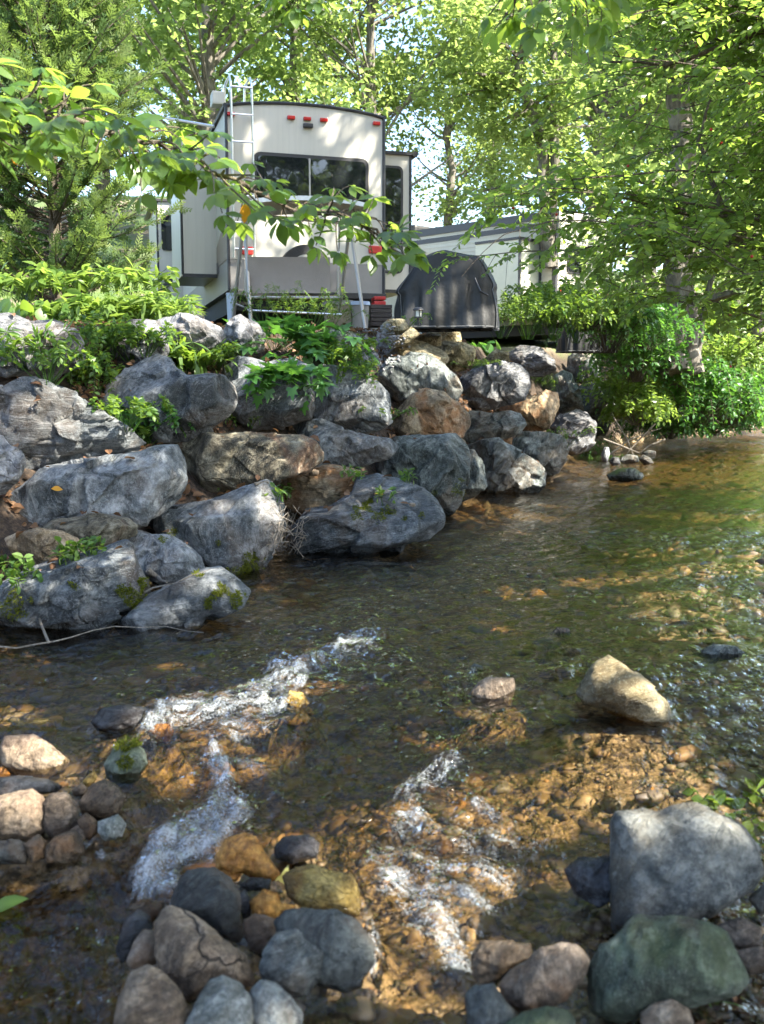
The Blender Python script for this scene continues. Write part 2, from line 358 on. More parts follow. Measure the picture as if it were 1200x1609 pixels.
cb([(372,1404),(384,1397),(394,1412),(394,1440),(382,1444),(374,1426)], 'cob_wetdark', 'narrow dark wet stone right of the dark slate one')
cb([(392,1417),(415,1397),(436,1404),(441,1419),(464,1422),(456,1435),(430,1446),(398,1442)], 'cob_orange', 'golden orange stone under the pale yellow leaf')
cb([(444,1377),(465,1362),(490,1357),(520,1369),(550,1374),(563,1395),(568,1421),(562,1440),(520,1435),(480,1429),(453,1411)], 'cob_gold', 'blocky golden brown stone right of the yellow leaf')
cb([(383,1447),(400,1435),(431,1444),(432,1472),(413,1506),(393,1495),(383,1467)], 'cob_brown', 'grey brown stone wedged between the cracked stone and the green grey egg')
cb([(428,1447),(450,1430),(480,1427),(530,1431),(561,1449),(584,1480),(588,1512),(567,1550),(545,1561),(500,1551),(468,1503),(438,1473)], 'cob_dark', 'large olive dark stone with wet right edge in the middle group', tk=.7)
cb([(406,1522),(415,1490),(435,1465),(465,1454),(496,1459),(517,1480),(517,1500),(502,1538),(482,1565),(455,1567),(423,1549),(408,1537)], 'cob_grey', 'green grey egg stone leaning on the olive dark one')
cb([(243,1452),(255,1430),(270,1423),(300,1437),(330,1459),(360,1479),(386,1500),(393,1530),(400,1547),(380,1551),(355,1549),(320,1560),(300,1575),(273,1554),(253,1533),(243,1502)], 'cob_cracked', 'large cracked tan stone in the middle group', amp=.06, ledge=.03, nf=4)
cb([(198,1512),(210,1480),(225,1461),(241,1461),(246,1480),(245,1512),(225,1526),(206,1522)], 'cob_brown', 'small smooth grey brown egg left of the cracked tan stone')
cb([(183,1493),(195,1445),(215,1429),(236,1439),(239,1460),(216,1478),(206,1504),(190,1516)], 'cob_wetdark', 'dark grey stone half in water left of the small egg')
cb([(198,1427),(225,1412),(256,1419),(259,1436),(240,1458),(213,1438)], 'cob_wet', 'rusty red wet stone behind the small egg')
cb([(176,1622),(190,1560),(205,1530),(235,1516),(256,1529),(286,1565),(297,1592),(295,1660),(185,1660)], 'cob_tan', 'big brown and tan stone at the bottom left of the middle group')
cb([(293,1612),(310,1570),(330,1540),(350,1532),(376,1544),(396,1570),(402,1597),(398,1660),(293,1660)], 'cob_pale', 'pale speckled stone at the bottom of the middle group')
cb([(392,1557),(410,1539),(431,1544),(456,1565),(477,1592),(473,1620),(440,1650),(405,1640),(396,1592)], 'cob_grey', 'grey egg stone at the bottom right of the middle group')
cb([(430,1332),(445,1315),(485,1311),(502,1325),(497,1348),(460,1357),(433,1349)], 'cob_wetdark', 'dark wet stone in the current behind the golden brown one', zb=-.13)
cb([(962,1292),(970,1277),(1015,1273),(1035,1281),(1060,1269),(1090,1266),(1120,1277),(1166,1298),(1192,1330),(1200,1372),(1182,1398),(1140,1424),(1090,1448),(1040,1456),(990,1462),(964,1466),(960,1400)], 'cob_big', 'largest grey boulder on the right shore', p=3.2, nf=3, amp=.035)
cb([(922,1524),(940,1490),(980,1465),(1000,1444),(1050,1441),(1110,1449),(1141,1465),(1152,1490),(1175,1542),(1152,1566),(1100,1578),(1040,1584),(980,1610),(932,1590),(922,1552)], 'cob_algae', 'big algae green boulder at the bottom right', amp=.05)
cb([(783,1547),(800,1525),(850,1495),(880,1481),(906,1484),(924,1510),(917,1537),(892,1564),(870,1584),(820,1597),(798,1576)], 'cob_brown', 'crinkled grey brown stone left of the algae green boulder', amp=.07, ledge=.05)
cb([(740,1502),(755,1478),(800,1479),(834,1481),(837,1502),(802,1524),(780,1546),(753,1551),(740,1532)], 'cob_wet', 'brown wet stone behind the crinkled one')
cb([(730,1563),(750,1548),(775,1545),(792,1570),(812,1592),(804,1640),(740,1640)], 'cob_dark', 'dark angular stone at the bottom edge left of the crinkled one')
cb([(775,1620),(820,1591),(860,1582),(892,1587),(903,1602),(900,1665),(775,1665)], 'cob_algae', 'greenish stone cut off by the bottom edge')
cb([(1006,1592),(1025,1575),(1055,1570),(1081,1584),(1090,1607),(1072,1632),(1012,1628)], 'cob_tan', 'small tan pebble in front of the algae green boulder')
cb([(886,1367),(905,1350),(960,1345),(985,1360),(980,1405),(940,1426),(903,1404)], 'cob_wetdark', 'black wet stone left of the largest grey boulder')
cb([(1128,1452),(1165,1441),(1197,1459),(1197,1488),(1170,1495),(1138,1484)], 'cob_brown', 'brown stone right of the algae green boulder')
cb([(1176,1412),(1200,1389),(1232,1398),(1232,1438),(1193,1436)], 'cob_grey', 'grey stone at the right edge below the largest boulder')
cb([(1150,1494),(1195,1488),(1225,1508),(1215,1530),(1170,1528)], 'cob_brown', 'low brown stone at the right edge near the bottom')
cb([(903,1088),(925,1055),(940,1038),(957,1029),(976,1042),(1000,1061),(1026,1080),(1050,1105),(1056,1134),(1030,1142),(1000,1134),(960,1120),(918,1106)], 'rock_olive', 'triangular pale stone with an orange wet foot standing alone midstream', zb=-.03, nf=4, amp=.04)
cb([(733,1094),(755,1070),(770,1064),(807,1065),(809,1079),(802,1110),(770,1114),(742,1106)], 'cob_brown', 'small flat brown stone just breaking the surface midstream', zb=-.05)
cb([(737,1050),(745,1042),(757,1046),(760,1055),(742,1058)], 'cob_dark', 'tiny dark stone behind the small flat brown one', zb=-.02)
cb([(864,997),(875,985),(893,987),(899,998),(880,1004)], 'cob_wet', 'small reddish dark stone in the middle of the stream', zb=-.02)
cb([(1085,1029),(1120,1012),(1155,1015),(1176,1029),(1130,1040)], 'rock_green', 'flat grey stone just under the surface near the right edge', zb=-.03)
cb([(438,1108),(455,1085),(475,1088),(487,1106),(465,1120)], 'cob_gold', 'yellowish stone at the crest of the rapid', zb=-.05)
cb([(1022,1248),(1018,1242),(1024,1236),(1032,1240),(1030,1250)], 'cob_orange', 'small orange pebble on the right gravel shore')

BUMPS = []
CBP = []
for poly, mat, label, zb, k in CB:
    pa = np.array(poly, float); cx = pa[:, 0].mean(); yb = pa[:, 1].max() * .55 + pa[:, 1].mean() * .45
    P = at_z(cx, yb, -.10 if zb is None else zb); CBP.append(P)
    r = pa.ptp(0).max() / FPX * P[1] * .5
    BUMPS.append((P[0], P[1] + .02, P[2] - .35 * r, max(.05, r)))

# ------------------------------------------------------------------ the lie of the land
LB = np.array([(-9, -8), (-2.75, 3.0), (-1.9, 4.95), (-1.1, 6.5), (-.55, 7.6), (.3, 9.1), (1.2, 11.2), (2.1, 13.2), (2.95, 15.7), (4.2, 19.5), (6.2, 23.6), (8.5, 26), (13, 33), (30, 55), (60, 95)], float)
RB = np.array([(-.2, -8), (.25, .5), (.75, 2.0), (1.35, 3.1), (1.9, 4.9), (2.55, 6.6), (4.0, 9.2), (6.5, 13), (9.5, 17), (14, 24), (22, 36), (45, 60), (90, 95)], float)
def sdist(line, X, Y):
    """signed distance to a polyline, positive on its left side"""
    P = np.stack([X, Y], -1); best = np.full(X.shape, 1e9); sg = np.zeros(X.shape)
    for a, b in zip(line[:-1], line[1:]):
        ab = b - a; L = np.linalg.norm(ab); t = np.clip(((P - a) @ ab) / (L * L), 0, 1)
        q = P - (a + t[..., None] * ab); d = np.linalg.norm(q, axis=-1)
        s = np.sign(ab[0] * q[..., 1] - ab[1] * q[..., 0])
        m = d < best; best = np.where(m, d, best); sg = np.where(m, s, sg)
    return best * np.where(sg == 0, 1, sg)
def zwater(X, Y):
    return -0.19 * (1 - sstep(2.15, 4.5, np.asarray(Y, float) + .12 * np.sin(np.asarray(X, float) * 3)))
def batter(Y): return np.interp(Y, [5, 8, 11, 14, 20], [1.20, .95, .72, .62, .7])
def wall_z(X, Y, back=0.0):
    d = sdist(LB, X, Y) - back
    return d / batter(Y)
def top_z(X, Y):
    z = np.interp(Y, [7.5, 9, 11, 13], [1.74, 1.83, 1.94, 2.02]) + .085 * np.maximum(0, Y - 9.5) * sstep(-1.5, -8, X) + .17 * np.maximum(0, Y - 25)
    z = z - .55 * sstep(13, 17, Y) * sstep(2.0, 4.5, X) * (1 - sstep(19, 23, Y)) + .2 * sstep(19, 23, Y)
    z = np.where(Y > 60, z - .10 * (Y - 60), z)
    return z
def ground_z(X, Y):
    X = np.asarray(X, float); Y = np.asarray(Y, float)
    dl = sdist(LB, X, Y); dr = -sdist(RB, X, Y)          # dl>0 on the left bank, dr>0 on the right bank
    zw = zwater(X, Y)
    n = fbm(np.stack([X, Y, X * 0], -1).reshape(-1, 3) * 1.3, 4, 5).reshape(X.shape)
    bed = zw - .05 - .17 * sstep(-.1, 1.6, -dr) * sstep(-.35, .5, -dl + .35) + n * .03
    for bx, by, bz, r in BUMPS:                          # stones sit in low mounds of the bed
        q = np.hypot(X - bx, Y - by) / r
        bed = np.where(q < 2.2, np.maximum(bed, np.minimum(bz, zw - .015) - .05 * np.maximum(0, q - .7) ** 2 - .10 * np.maximum(0, q - 1.2)), bed)
    bed = bed - .16 * np.exp(-((X + .95) / .5) ** 2 - ((Y - 2.15) / .55) ** 2)
    rb = zw - .06 + np.minimum(.22 * dr, .35 + .05 * dr) + n * .05
    z = np.where(dr > 0, np.maximum(bed, rb), bed)
    back = .50
    lz = np.minimum(np.where(dl > 0, -.3 + (dl - back + .30 * batter(Y)) / batter(Y), -9), top_z(X, Y)) + n * .05
    return np.where(dl > -.1, np.maximum(z, lz), z)

def grid_mesh(name, xs_of, ys, ncol, zf, mat, attrs=None):
    R = len(ys); Xs = np.stack([xs_of(y) for y in ys]); Y = np.repeat(ys[:, None], ncol, 1)
    Z = zf(Xs, Y); V = np.stack([Xs, Y, Z], -1).reshape(-1, 3)
    i = np.arange(R - 1)[:, None] * ncol + np.arange(ncol - 1)[None]
    F = np.stack([i, i + 1, i + ncol + 1, i + ncol], -1).reshape(-1, 4)
    return V, F

def ground_mat():
    t = NT('earth_and_stream_bed'); g = t.n('NewGeometry'); pos = g.outputs['Position']; z = t.n('SeparateXYZ', Vector=pos).outputs[2]
    n = t.noise(pos, 3.0, 8, .65); f = t.noise(pos, 24, 6, .7); n3 = t.noise(pos, .45, 3)
    bed = t.ramp(f, [(.40, (.04, .026, .012)), (.5, (.15, .104, .055)), (.60, (.31, .22, .125))])
    soil = t.ramp(f, [(.4, (.016, .011, .007)), (.5, (.04, .026, .016)), (.62, (.085, .055, .034))])
    lawn = t.mix(f, (.05, .09, .018), (.10, .15, .035))
    dirt = t.mix(t.ramp(n3, [(.45, 0.0), (.6, 1.0)]), lawn, t.mix(f, (.10, .075, .05), (.2, .16, .11)))
    c = t.mix(t.n('MapRange', Value=z, From_Min=.02, From_Max=.25).outputs[0], bed, soil)
    c = t.mix(t.n('MapRange', Value=z, From_Min=1.95, From_Max=2.25).outputs[0], c, dirt)
    bp = t.n('Bump', Strength=.8, Distance=.04, Height=t.math('ADD', f, n))
    return t.finish(t.n('BsdfPrincipled', Base_Color=c, Roughness=.9, Normal=bp))
M['ground'] = ground_mat()
ys = np.concatenate([np.linspace(-8, .8, 14), np.geomspace(1.0, 32, 270), np.linspace(33.5, 110, 40)])
xs_of = lambda y: np.concatenate([np.linspace(-70, -6.5, 22), np.linspace(-6.3, 7, 200), np.linspace(7.3, 30, 60), np.linspace(32, 95, 18)])
V, F = grid_mesh('ground', xs_of, ys, 300, ground_z, None)
ground = new_obj('ground', np_mesh('ground', V, F, True), M['ground']); tag(ground, 'earth bank and gravel stream bed', kind='structure')
# coarse copy of the ground for ray casts
ysc = np.concatenate([np.linspace(.8, 3, 20), np.geomspace(3.1, 40, 150)])
xsc = lambda y: np.linspace(-9, 14, 150)
Vg, Fg = grid_mesh('g', xsc, ysc, 150, ground_z, None)
BV = [Vg]; BF = [Fg]; BN = len(Vg)

# ------------------------------------------------------------------ boulders
def ico(level):
    bm = bmesh.new(); bmesh.ops.create_icosphere(bm, subdivisions=level, radius=1)
    V = np.array([v.co[:] for v in bm.verts]); F = np.array([[v.index for v in f.verts] for f in bm.faces]); bm.free()
    return unit(V), F
ICO = {k: ico(k) for k in (1, 2, 3, 4, 5, 6)}

def wall_hit(x, y):
    d = ray(x, y); Ys = np.arange(3.5, 30, .02); P = EYEP[None] + d[None] * (Ys / d[1])[:, None]
    s = np.minimum(wall_z(P[:, 0], P[:, 1]), top_z(P[:, 0], P[:, 1]))
    m = np.nonzero(P[:, 2] < s)[0]
    return Ys[m[0]] if len(m) else None

def rock(name, poly, Y, mat, seed, tk=.75, level=6, tilt=False, p=3.0, facets=None, nf=9, amp=.035, ledge=.03, strata=None, push=.35, fr=0.0, grow=1.0, chip=0.0):
    """a boulder whose outline seen from the stream is poly (pixels of the photograph), Y metres away"""
    global BN
    rng = np.random.RandomState(seed); poly = np.array(poly, float); pm = poly.mean(0); poly = pm + (poly - pm) * grow
    c = (poly.min(0) + poly.max(0)) / 2; cm = poly.mean(0); c = .5 * c + .5 * cm
    C = at_y(c[0], c[1], Y); vd = C - EYEP
    if tilt: w = -unit(vd)
    else: w = -unit(np.array([vd[0], vd[1], 0]))
    u = unit(np.cross(np.array([0, 0, 1.0]), w)); v = np.cross(w, u)
    Q = []
    for x, y in poly:
        d = ray(x, y); t = ((C - EYEP) @ w) / (d @ w); Q.append((EYEP + d * t - C))
    Q = np.array(Q); q2 = np.stack([Q @ u, Q @ v], -1)
    # silhouette radius by angle
    ang = np.linspace(-math.pi, math.pi, 721); rs = np.full(721, 1e-3)
    for i, a in enumerate(ang):
        d = np.array([math.cos(a), math.sin(a)])
        for A, B in zip(q2, np.roll(q2, -1, 0)):
            e = B - A; den = d[0] * e[1] - d[1] * e[0]
            if abs(den) < 1e-9: continue
            tt = (A[0] * e[1] - A[1] * e[0]) / den; ss = (A[0] * d[1] - A[1] * d[0]) / den
            if tt > 0 and -1e-6 <= ss <= 1 + 1e-6: rs[i] = max(rs[i], tt)
    k = np.array([1, 2, 3, 2, 1.]); k /= k.sum(); rs = np.convolve(np.concatenate([rs[-5:-1], rs, rs[1:5]]), k, 'same')[4:-4]
    ext = q2.max(0) - q2.min(0); mn = min(ext); T = tk * (.5 * mn * .75 + .5 * max(ext) * .25)
    if facets is None:
        facets = []
        if nf >= 4: facets.append((rng.uniform(-.25, .35), rng.uniform(.65, .9), rng.uniform(.45, .75), rng.uniform(.74, .86)))
        for i in range(nf):
            a = (i + rng.uniform(-.35, .35)) * 2 * math.pi / nf * (2 if nf > 6 else 1); el = rng.uniform(.25, .95) if fr == 0 else rng.uniform(.35, 1.3)
            facets.append((math.cos(a) * math.cos(el), math.sin(a) * math.cos(el), math.sin(el), min(.97, rng.uniform(.60 + fr * 2.4, .80 + fr * 1.3) + .26 * max(0, (.75 - el) / .5))))
    else:
        facets = list(facets)
        for i in range(5):
            a = rng.uniform(0, 2 * math.pi); el = rng.uniform(.2, .8)
            facets.append((math.cos(a) * math.cos(el), math.sin(a) * math.cos(el), math.sin(el), min(.97, rng.uniform(.74, .90) + .15 * max(0, (.7 - el) / .5))))
    sa = unit(strata if strata is not None else np.array([rng.uniform(-.5, .5), 1, rng.uniform(-.4, .6)]))
    R0 = math.sqrt(ext[0] * ext[1]) / 2
    K = 34; cs = unit(rng.normal(size=(K, 3))); cg = rng.normal(size=(K, 3)) * chip; co_ = rng.normal(size=K) * chip * .16
    def shape(D, fine=True):
        th = np.arctan2(D[:, 1], D[:, 0]); cc = np.hypot(D[:, 0], D[:, 1])
        rr = np.interp(th, ang, rs)
        r = ((cc / rr) ** p + (np.abs(D[:, 2]) / T) ** p) ** (-1 / p)
        for f in facets:
            n = unit(np.array(f[:3])); h = (D * r[:, None] @ n).max() * f[3]
            m = D @ n; lim = np.where(m > 1e-3, h / np.maximum(m, 1e-3), 1e9)
            kk = .005 * R0
            r = np.where(lim > 1e8, r, np.minimum(r, lim) - kk * np.exp(-np.abs(lim - r) / kk) * .35)
        P = D * r[:, None]
        S = P / R0 + seed * 3.17
        front = .35 + .65 * sstep(-.2, .5, D[:, 2])
        disp = amp * fbm(S * 1.6, 3, seed)
        if chip > 0:                                   # broken faces: each patch of the surface is tilted its own way
            Dw = unit(D + .16 * np.stack([fbm(S * 1.9, 2, seed + 21), fbm(S * 1.9 + 7, 2, seed + 22), fbm(S * 1.9 + 13, 2, seed + 23)], -1))
            dots = Dw @ cs.T; kx = dots.argmax(1)
            disp = disp + np.clip(((Dw - cs[kx]) * cg[kx]).sum(1) + co_[kx], -.11, .09) * front
        if ledge > 0:
            co = P @ sa / R0
            st = np.stack([co * 3.2 + .35 * noise3(S * 1.3, seed + 9), S[:, 0] * .35, S[:, 1] * .35], -1)
            l = noise3(st, seed + 3); disp = disp + ledge * np.tanh(l * 4) * front
        disp = disp + .024 * (1 - np.abs(fbm(S * 4.2, 3, seed + 5)) * 2.0) * min(1.3, amp / .03)
        if fine: disp = disp + .014 * fbm(S * 11, 3, seed + 7) * min(1, amp / .04)
        P = P + D * (disp * R0)[:, None]
        return P[:, :1] * u + P[:, 1:2] * v + P[:, 2:3] * w
    C = C - w * T * push
    D, F = ICO[level]; P = shape(D)
    o = new_obj(name, np_mesh(name, P, F, True), mat); o.location = C
    Dl, Fl = ICO[4]; BV.append(shape(Dl, False) + C); BF.append(Fl + BN); BN += len(Dl)
    o['_span'] = 0; del o['_span']
    return o

WR = []  # (outline, material, label, options)
def wr(poly, mat, label, **k): WR.append((poly, mat, label, k))
wr([(-18,500),(20,497),(45,508),(80,505),(110,515),(128,540),(120,575),(80,592),(40,588),(-18,582)], 'rock_pale', 'grey boulder at the top left edge streaked with leaf shadows')
wr([(188,518),(205,502),(228,501),(250,505),(257,525),(264,550),(255,568),(225,572),(195,565),(186,540)], 'rock_pale', 'pale wedge boulder with a sunlit right edge beside the yellow green plants')
wr([(250,502),(285,494),(310,502),(345,512),(352,530),(332,544),(300,550),(262,545),(248,522)], 'rock_pale', 'flat pale capstone in front of the concrete blocks')
wr([(352,522),(362,502),(378,497),(402,508),(414,525),(414,550),(385,558),(355,553)], 'rock_pale', 'upright pale grey stone beside the left legs of the swing')
wr([(166,642),(172,610),(205,580),(235,565),(248,558),(270,570),(276,582),(290,594),(318,590),(345,592),(362,608),(367,630),(358,652),(335,668),(318,682),(268,686),(215,678),(180,662)], 'rock_blue', 'large peaked blue grey boulder with pale lichen band below the fern weeds', facets=[(-.3,.75,.6,.78),(.15,-.35,.9,.80),(.75,.1,.65,.80),(-.6,-.1,.8,.82),(.5,-.6,.6,.8)])
wr([(352,578),(375,565),(400,567),(420,575),(455,568),(480,580),(488,610),(492,640),(486,657),(455,664),(400,672),(375,678),(364,667),(368,620),(355,592)], 'rock_blue', 'boulder of upright grey slabs with white streaks under the hanging leafy vine', strata=np.array([1.,.1,.5]))
wr([(-18,632),(30,612),(45,605),(75,604),(120,628),(160,655),(195,675),(225,700),(220,710),(190,724),(150,732),(115,735),(60,736),(20,730),(-18,716)], 'rock_blue', 'long sloping boulder at left with rough sunlit face', facets=[(.25,.8,.55,.72),(.1,.2,.95,.80),(0,-.7,.7,.80),(-.7,.2,.6,.85),(.6,.5,.6,.85)])
wr([(-28,680),(5,688),(15,703),(32,712),(35,732),(28,757),(8,775),(-28,782)], 'rock_pale', 'pale rounded boulder cut off by the left edge')
wr([(8,794),(15,780),(40,766),(75,738),(150,728),(205,720),(240,708),(272,706),(283,725),(285,760),(278,787),(250,810),(200,824),(150,818),(80,820),(50,818),(25,807)], 'rock_blue', 'very long dark blue grey slab boulder with leaf litter at its left end', facets=[(-.1,.85,.5,.74),(-.2,-.1,.97,.82),(.7,.0,.7,.85),(0,-.75,.66,.84),(-.7,.2,.65,.85)])
wr([(270,688),(310,683),(340,685),(420,687),(470,687),(490,696),(503,715),(501,728),(480,742),(430,752),(380,763),(340,768),(310,760),(290,737),(276,712)], 'rock_brown', 'long olive brown slab boulder with a dark left end in mid wall', facets=[(.05,.15,.98,.80),(-.8,-.1,.6,.80),(.5,.3,.8,.86),(0,-.8,.6,.84),(.1,.85,.5,.82)])
wr([(244,812),(255,805),(300,800),(345,790),(380,775),(420,762),(433,775),(441,800),(441,837),(426,867),(411,903),(380,912),(345,908),(320,898),(300,878),(270,853),(250,832)], 'rock_blue', 'big blue grey boulder with sharp corner and mossy foot at the water', facets=[(-.15,.85,.5,.72),(-.55,-.15,.8,.78),(.6,.05,.8,.80),(.35,-.5,.8,.85)], level=6)
wr([(70,832),(85,822),(150,813),(200,818),(215,830),(213,844),(180,854),(140,864),(100,858),(76,847)], 'rock_brown', 'thin purplish brown slab wedged under the long dark slab', tk=.9)
wr([(10,850),(25,842),(60,835),(95,839),(120,849),(128,862),(126,880),(95,888),(50,886),(20,873)], 'rock_tan', 'rounded ochre boulder low at the left edge of the wall', amp=.03, ledge=.01)
wr([(-22,942),(10,925),(50,905),(100,890),(150,877),(195,861),(206,870),(216,895),(229,920),(234,942),(223,955),(190,968),(160,988),(100,1010),(60,1004),(20,988),(-22,972)], 'rock_blue', 'big light blue grey block with moss patches at the lower left water edge', facets=[(.35,.25,.9,.74),(-.75,-.05,.66,.70),(.1,.85,.5,.80),(.85,-.1,.5,.84)])
wr([(166,864),(180,852),(215,839),(240,849),(262,847),(290,861),(313,880),(319,902),(300,915),(270,921),(245,913),(215,893),(190,878)], 'rock_blue', 'arched grey boulder over a dark hollow behind the mossy block')
wr([(183,988),(210,966),(230,948),(270,929),(320,904),(345,900),(370,917),(390,936),(370,952),(330,968),(290,990),(250,1010),(215,1008),(190,1003)], 'rock_blue', 'low dark boulder dipping into the stream with thick moss on its right end', facets=[(-.2,.75,.65,.68),(.2,.3,.9,.82),(.7,.3,.6,.86)])
wr([(488,592),(508,580),(530,579),(555,579),(570,591),(590,604),(610,621),(614,640),(613,662),(600,672),(575,682),(550,681),(520,673),(500,658),(488,627)], 'rock_blue', 'smooth blue grey boulder with dappled light on its right shoulder mid wall', facets=[(.2,.35,.9,.78),(-.6,.2,.75,.80),(.1,-.75,.65,.76),(.75,.3,.6,.82)])
wr([(462,670),(480,661),(510,663),(540,678),(570,686),(605,690),(622,704),(605,717),(570,731),(545,740),(510,736),(495,728),(500,706),(474,692)], 'rock_blue', 'blue grey wedge slab pointing right above the brown pitted block', facets=[(.1,.5,.85,.78),(.15,-.75,.65,.72),(-.5,.2,.85,.84)])
wr([(440,768),(455,751),(485,741),(510,737),(545,739),(564,744),(565,777),(559,798),(530,806),(490,809),(460,804),(443,788)], 'rock_tan', 'brown pitted block on the flat mossy slab at the waterside', facets=[(0,.9,.45,.74),(-.45,.0,.9,.80),(.5,.05,.85,.82)], amp=.06)
wr([(468,827),(482,808),(520,805),(553,785),(560,763),(590,757),(625,761),(660,777),(680,794),(691,812),(689,830),(660,849),(620,863),(590,868),(550,877),(500,884),(480,872),(466,852)], 'rock_blue', 'wide flat topped boulder with moss clumps jutting into the stream', facets=[(-.05,.93,.42,.60),(-.35,-.1,.93,.84),(.45,.1,.88,.84),(.2,.75,.6,.74)], tk=1.0)
wr([(594,592),(605,575),(620,565),(645,558),(670,559),(695,574),(712,594),(721,611),(713,630),(695,635),(660,623),(625,628),(604,614)], 'rock_green', 'dark oval boulder with a sunlit top below the small tan capstones', facets=[(.05,.85,.5,.74),(.0,-.4,.9,.84),(.7,.4,.6,.84)])
wr([(606,692),(615,670),(630,645),(650,621),(670,614),(695,619),(715,634),(733,650),(735,668),(721,684),(695,691),(660,694),(630,696)], 'rock_tan', 'peaked orange tan boulder in the middle of the wall', facets=[(-.15,.3,.95,.80),(.65,.4,.65,.80),(-.7,.4,.6,.84),(0,-.8,.6,.82)])
wr([(590,737),(600,718),(618,701),(622,693),(670,690),(712,688),(729,704),(737,725),(735,757),(720,788),(702,803),(680,800),(655,782),(620,765),(597,755)], 'rock_green', 'large layered grey green boulder below the tan peaked one', facets=[(.1,.85,.5,.80),(-.35,.05,.93,.82),(.5,-.1,.85,.84),(-.2,-.6,.75,.84)])
wr([(726,708),(745,711),(759,735),(764,762),(747,779),(722,790),(716,760),(726,730)], 'rock_green', 'narrow grey boulder standing at the water between two larger boulders')
wr([(720,610),(730,592),(760,577),(790,572),(812,574),(826,590),(829,609),(821,627),(795,635),(765,643),(740,638),(723,627)], 'rock_pale', 'pale grey sunlit boulder right of the dark oval one', facets=[(.1,.6,.8,.80),(-.3,-.2,.93,.84),(.6,-.1,.8,.86)], ledge=.015)
wr([(720,682),(732,660),(740,647),(770,651),(800,647),(815,651),(824,668),(816,681),(795,688),(770,695),(740,693)], 'rock_green', 'low banded green grey boulder under the pale sunlit boulder')
wr([(776,640),(810,630),(845,624),(855,615),(873,619),(875,640),(866,662),(850,678),(825,681),(814,657),(789,647)], 'rock_tan', 'brown stained angular boulder under a tuft of wispy weeds')
wr([(733,705),(760,696),(785,694),(805,704),(840,729),(856,745),(853,762),(835,776),(800,781),(780,779),(761,758),(753,731)], 'rock_green', 'angular grey boulder with light patches at the water edge right of centre', facets=[(-.65,-.1,.75,.76),(.55,.45,.7,.72),(.1,.1,.98,.84)])
wr([(803,702),(815,682),(850,681),(876,684),(891,702),(888,722),(876,741),(855,750),(830,728),(806,714)], 'rock_green', 'split grey boulder at the water behind the angular one')
wr([(868,672),(880,655),(905,645),(921,649),(934,668),(933,692),(923,708),(895,714),(877,693)], 'rock_pale', 'light grey boulder above the trailing green weeds at the far waterside')
wr([(873,592),(885,584),(898,589),(906,610),(915,636),(913,650),(890,653),(870,642)], 'rock_green', 'narrow dark grey boulder standing above the light grey one at the far end')
wr([(903,612),(925,604),(945,601),(966,611),(968,625),(961,656),(951,682),(938,686),(929,662),(913,642)], 'rock_green', 'last tall grey boulder of the wall beside the dark bush')
wr([(798,554),(820,545),(850,551),(869,565),(869,582),(850,591),(825,588),(806,577)], 'rock_pale', 'grey boulder under wispy weeds at the top right of the wall')
wr([(893,562),(915,551),(936,564),(940,592),(915,603),(893,593)], 'rock_green', 'shaded grey stone half hidden by leaves above the last boulders')
wr([(598,513),(610,502),(635,502),(643,515),(631,524),(604,526)], 'rock_olive', 'small grey brown capstone left of the garden lantern', level=5)
wr([(592,541),(615,519),(645,514),(657,525),(641,540),(604,548)], 'rock_olive', 'tan stone tilted on the gravel below the lantern', level=5)
wr([(638,513),(655,500),(670,504),(686,520),(681,531),(656,533)], 'rock_olive', 'olive tan stone right under the garden lantern', level=5)
wr([(656,532),(680,519),(693,527),(692,542),(671,546)], 'rock_olive', 'small olive stone wedged right of the lantern stones', level=5)
wr([(692,516),(715,501),(750,499),(776,507),(777,532),(745,535),(716,523)], 'rock_olive', 'long tan capstone in front of the black cover', level=5)
wr([(686,522),(705,517),(722,521),(724,541),(699,541)], 'rock_olive', 'small square tan stone below the long capstone', level=5)
wr([(605,562),(620,548),(645,534),(660,537),(690,549),(706,565),(690,575),(660,565),(630,565)], 'rock_olive', 'curved tan stone lying on the dark oval boulder', level=5)
wr([(683,549),(700,537),(730,539),(746,550),(743,572),(720,583),(699,575)], 'rock_olive', 'blocky tan stone beside the broad leaved plant', level=5)
wr([(763,562),(780,549),(799,554),(799,572),(780,575),(764,570)], 'rock_olive', 'small tan stone left of the top right grey boulder', level=5)
wr([(493,526),(515,516),(550,519),(570,530),(567,552),(540,557),(508,547)], 'rock_moss', 'mossy green stone left of the gravel patch', level=5)
wr([(476,550),(500,535),(530,537),(547,555),(532,572),(493,573)], 'rock_moss', 'grey stone with weeds beside the mossy green stone', level=5)
wr([(553,563),(575,554),(593,559),(598,573),(580,580),(560,577)], 'rock_moss', 'small mossy stone under the gravel', level=5)
wr([(786,686),(796,680),(804,688),(803,699),(788,700)], 'rock_tan', 'small brown chock stone between the water edge boulders', level=4)
wr([(716,692),(724,688),(731,694),(729,705),(718,706)], 'rock_tan', 'tiny ochre chock stone beside the layered boulder', level=4)
wr([(-18,604),(5,606),(9,620),(0,630),(-18,632)], 'rock_pale', 'small pale stone at the left edge above the long sunlit boulder', level=4)

ROCKS = {}
for i, (poly, mat, label, k) in enumerate(WR):
    pa = np.array(poly, float); c = (pa.min(0) + pa.max(0)) / 2
    Y = wall_hit(*c)
    if Y is None: Y = 11.0
    if pa[:, 1].max() > 690: Y = min(Y, at_z(c[0], pa[:, 1].max() - 4, -.05)[1] + .12)
    k = dict(k); small = pa.ptp(0).max() < 95
    k.setdefault('level', 6 if not small else 5)
    o = rock('boulder', poly, Y + .05, M[mat], 100 + i, grow=1.07, **dict(dict(p=5.0, nf=7, amp=.022, chip=.22), **k))
    tag(o, label, 'boulder', 'boulders of the retaining wall'); ROCKS[label] = o

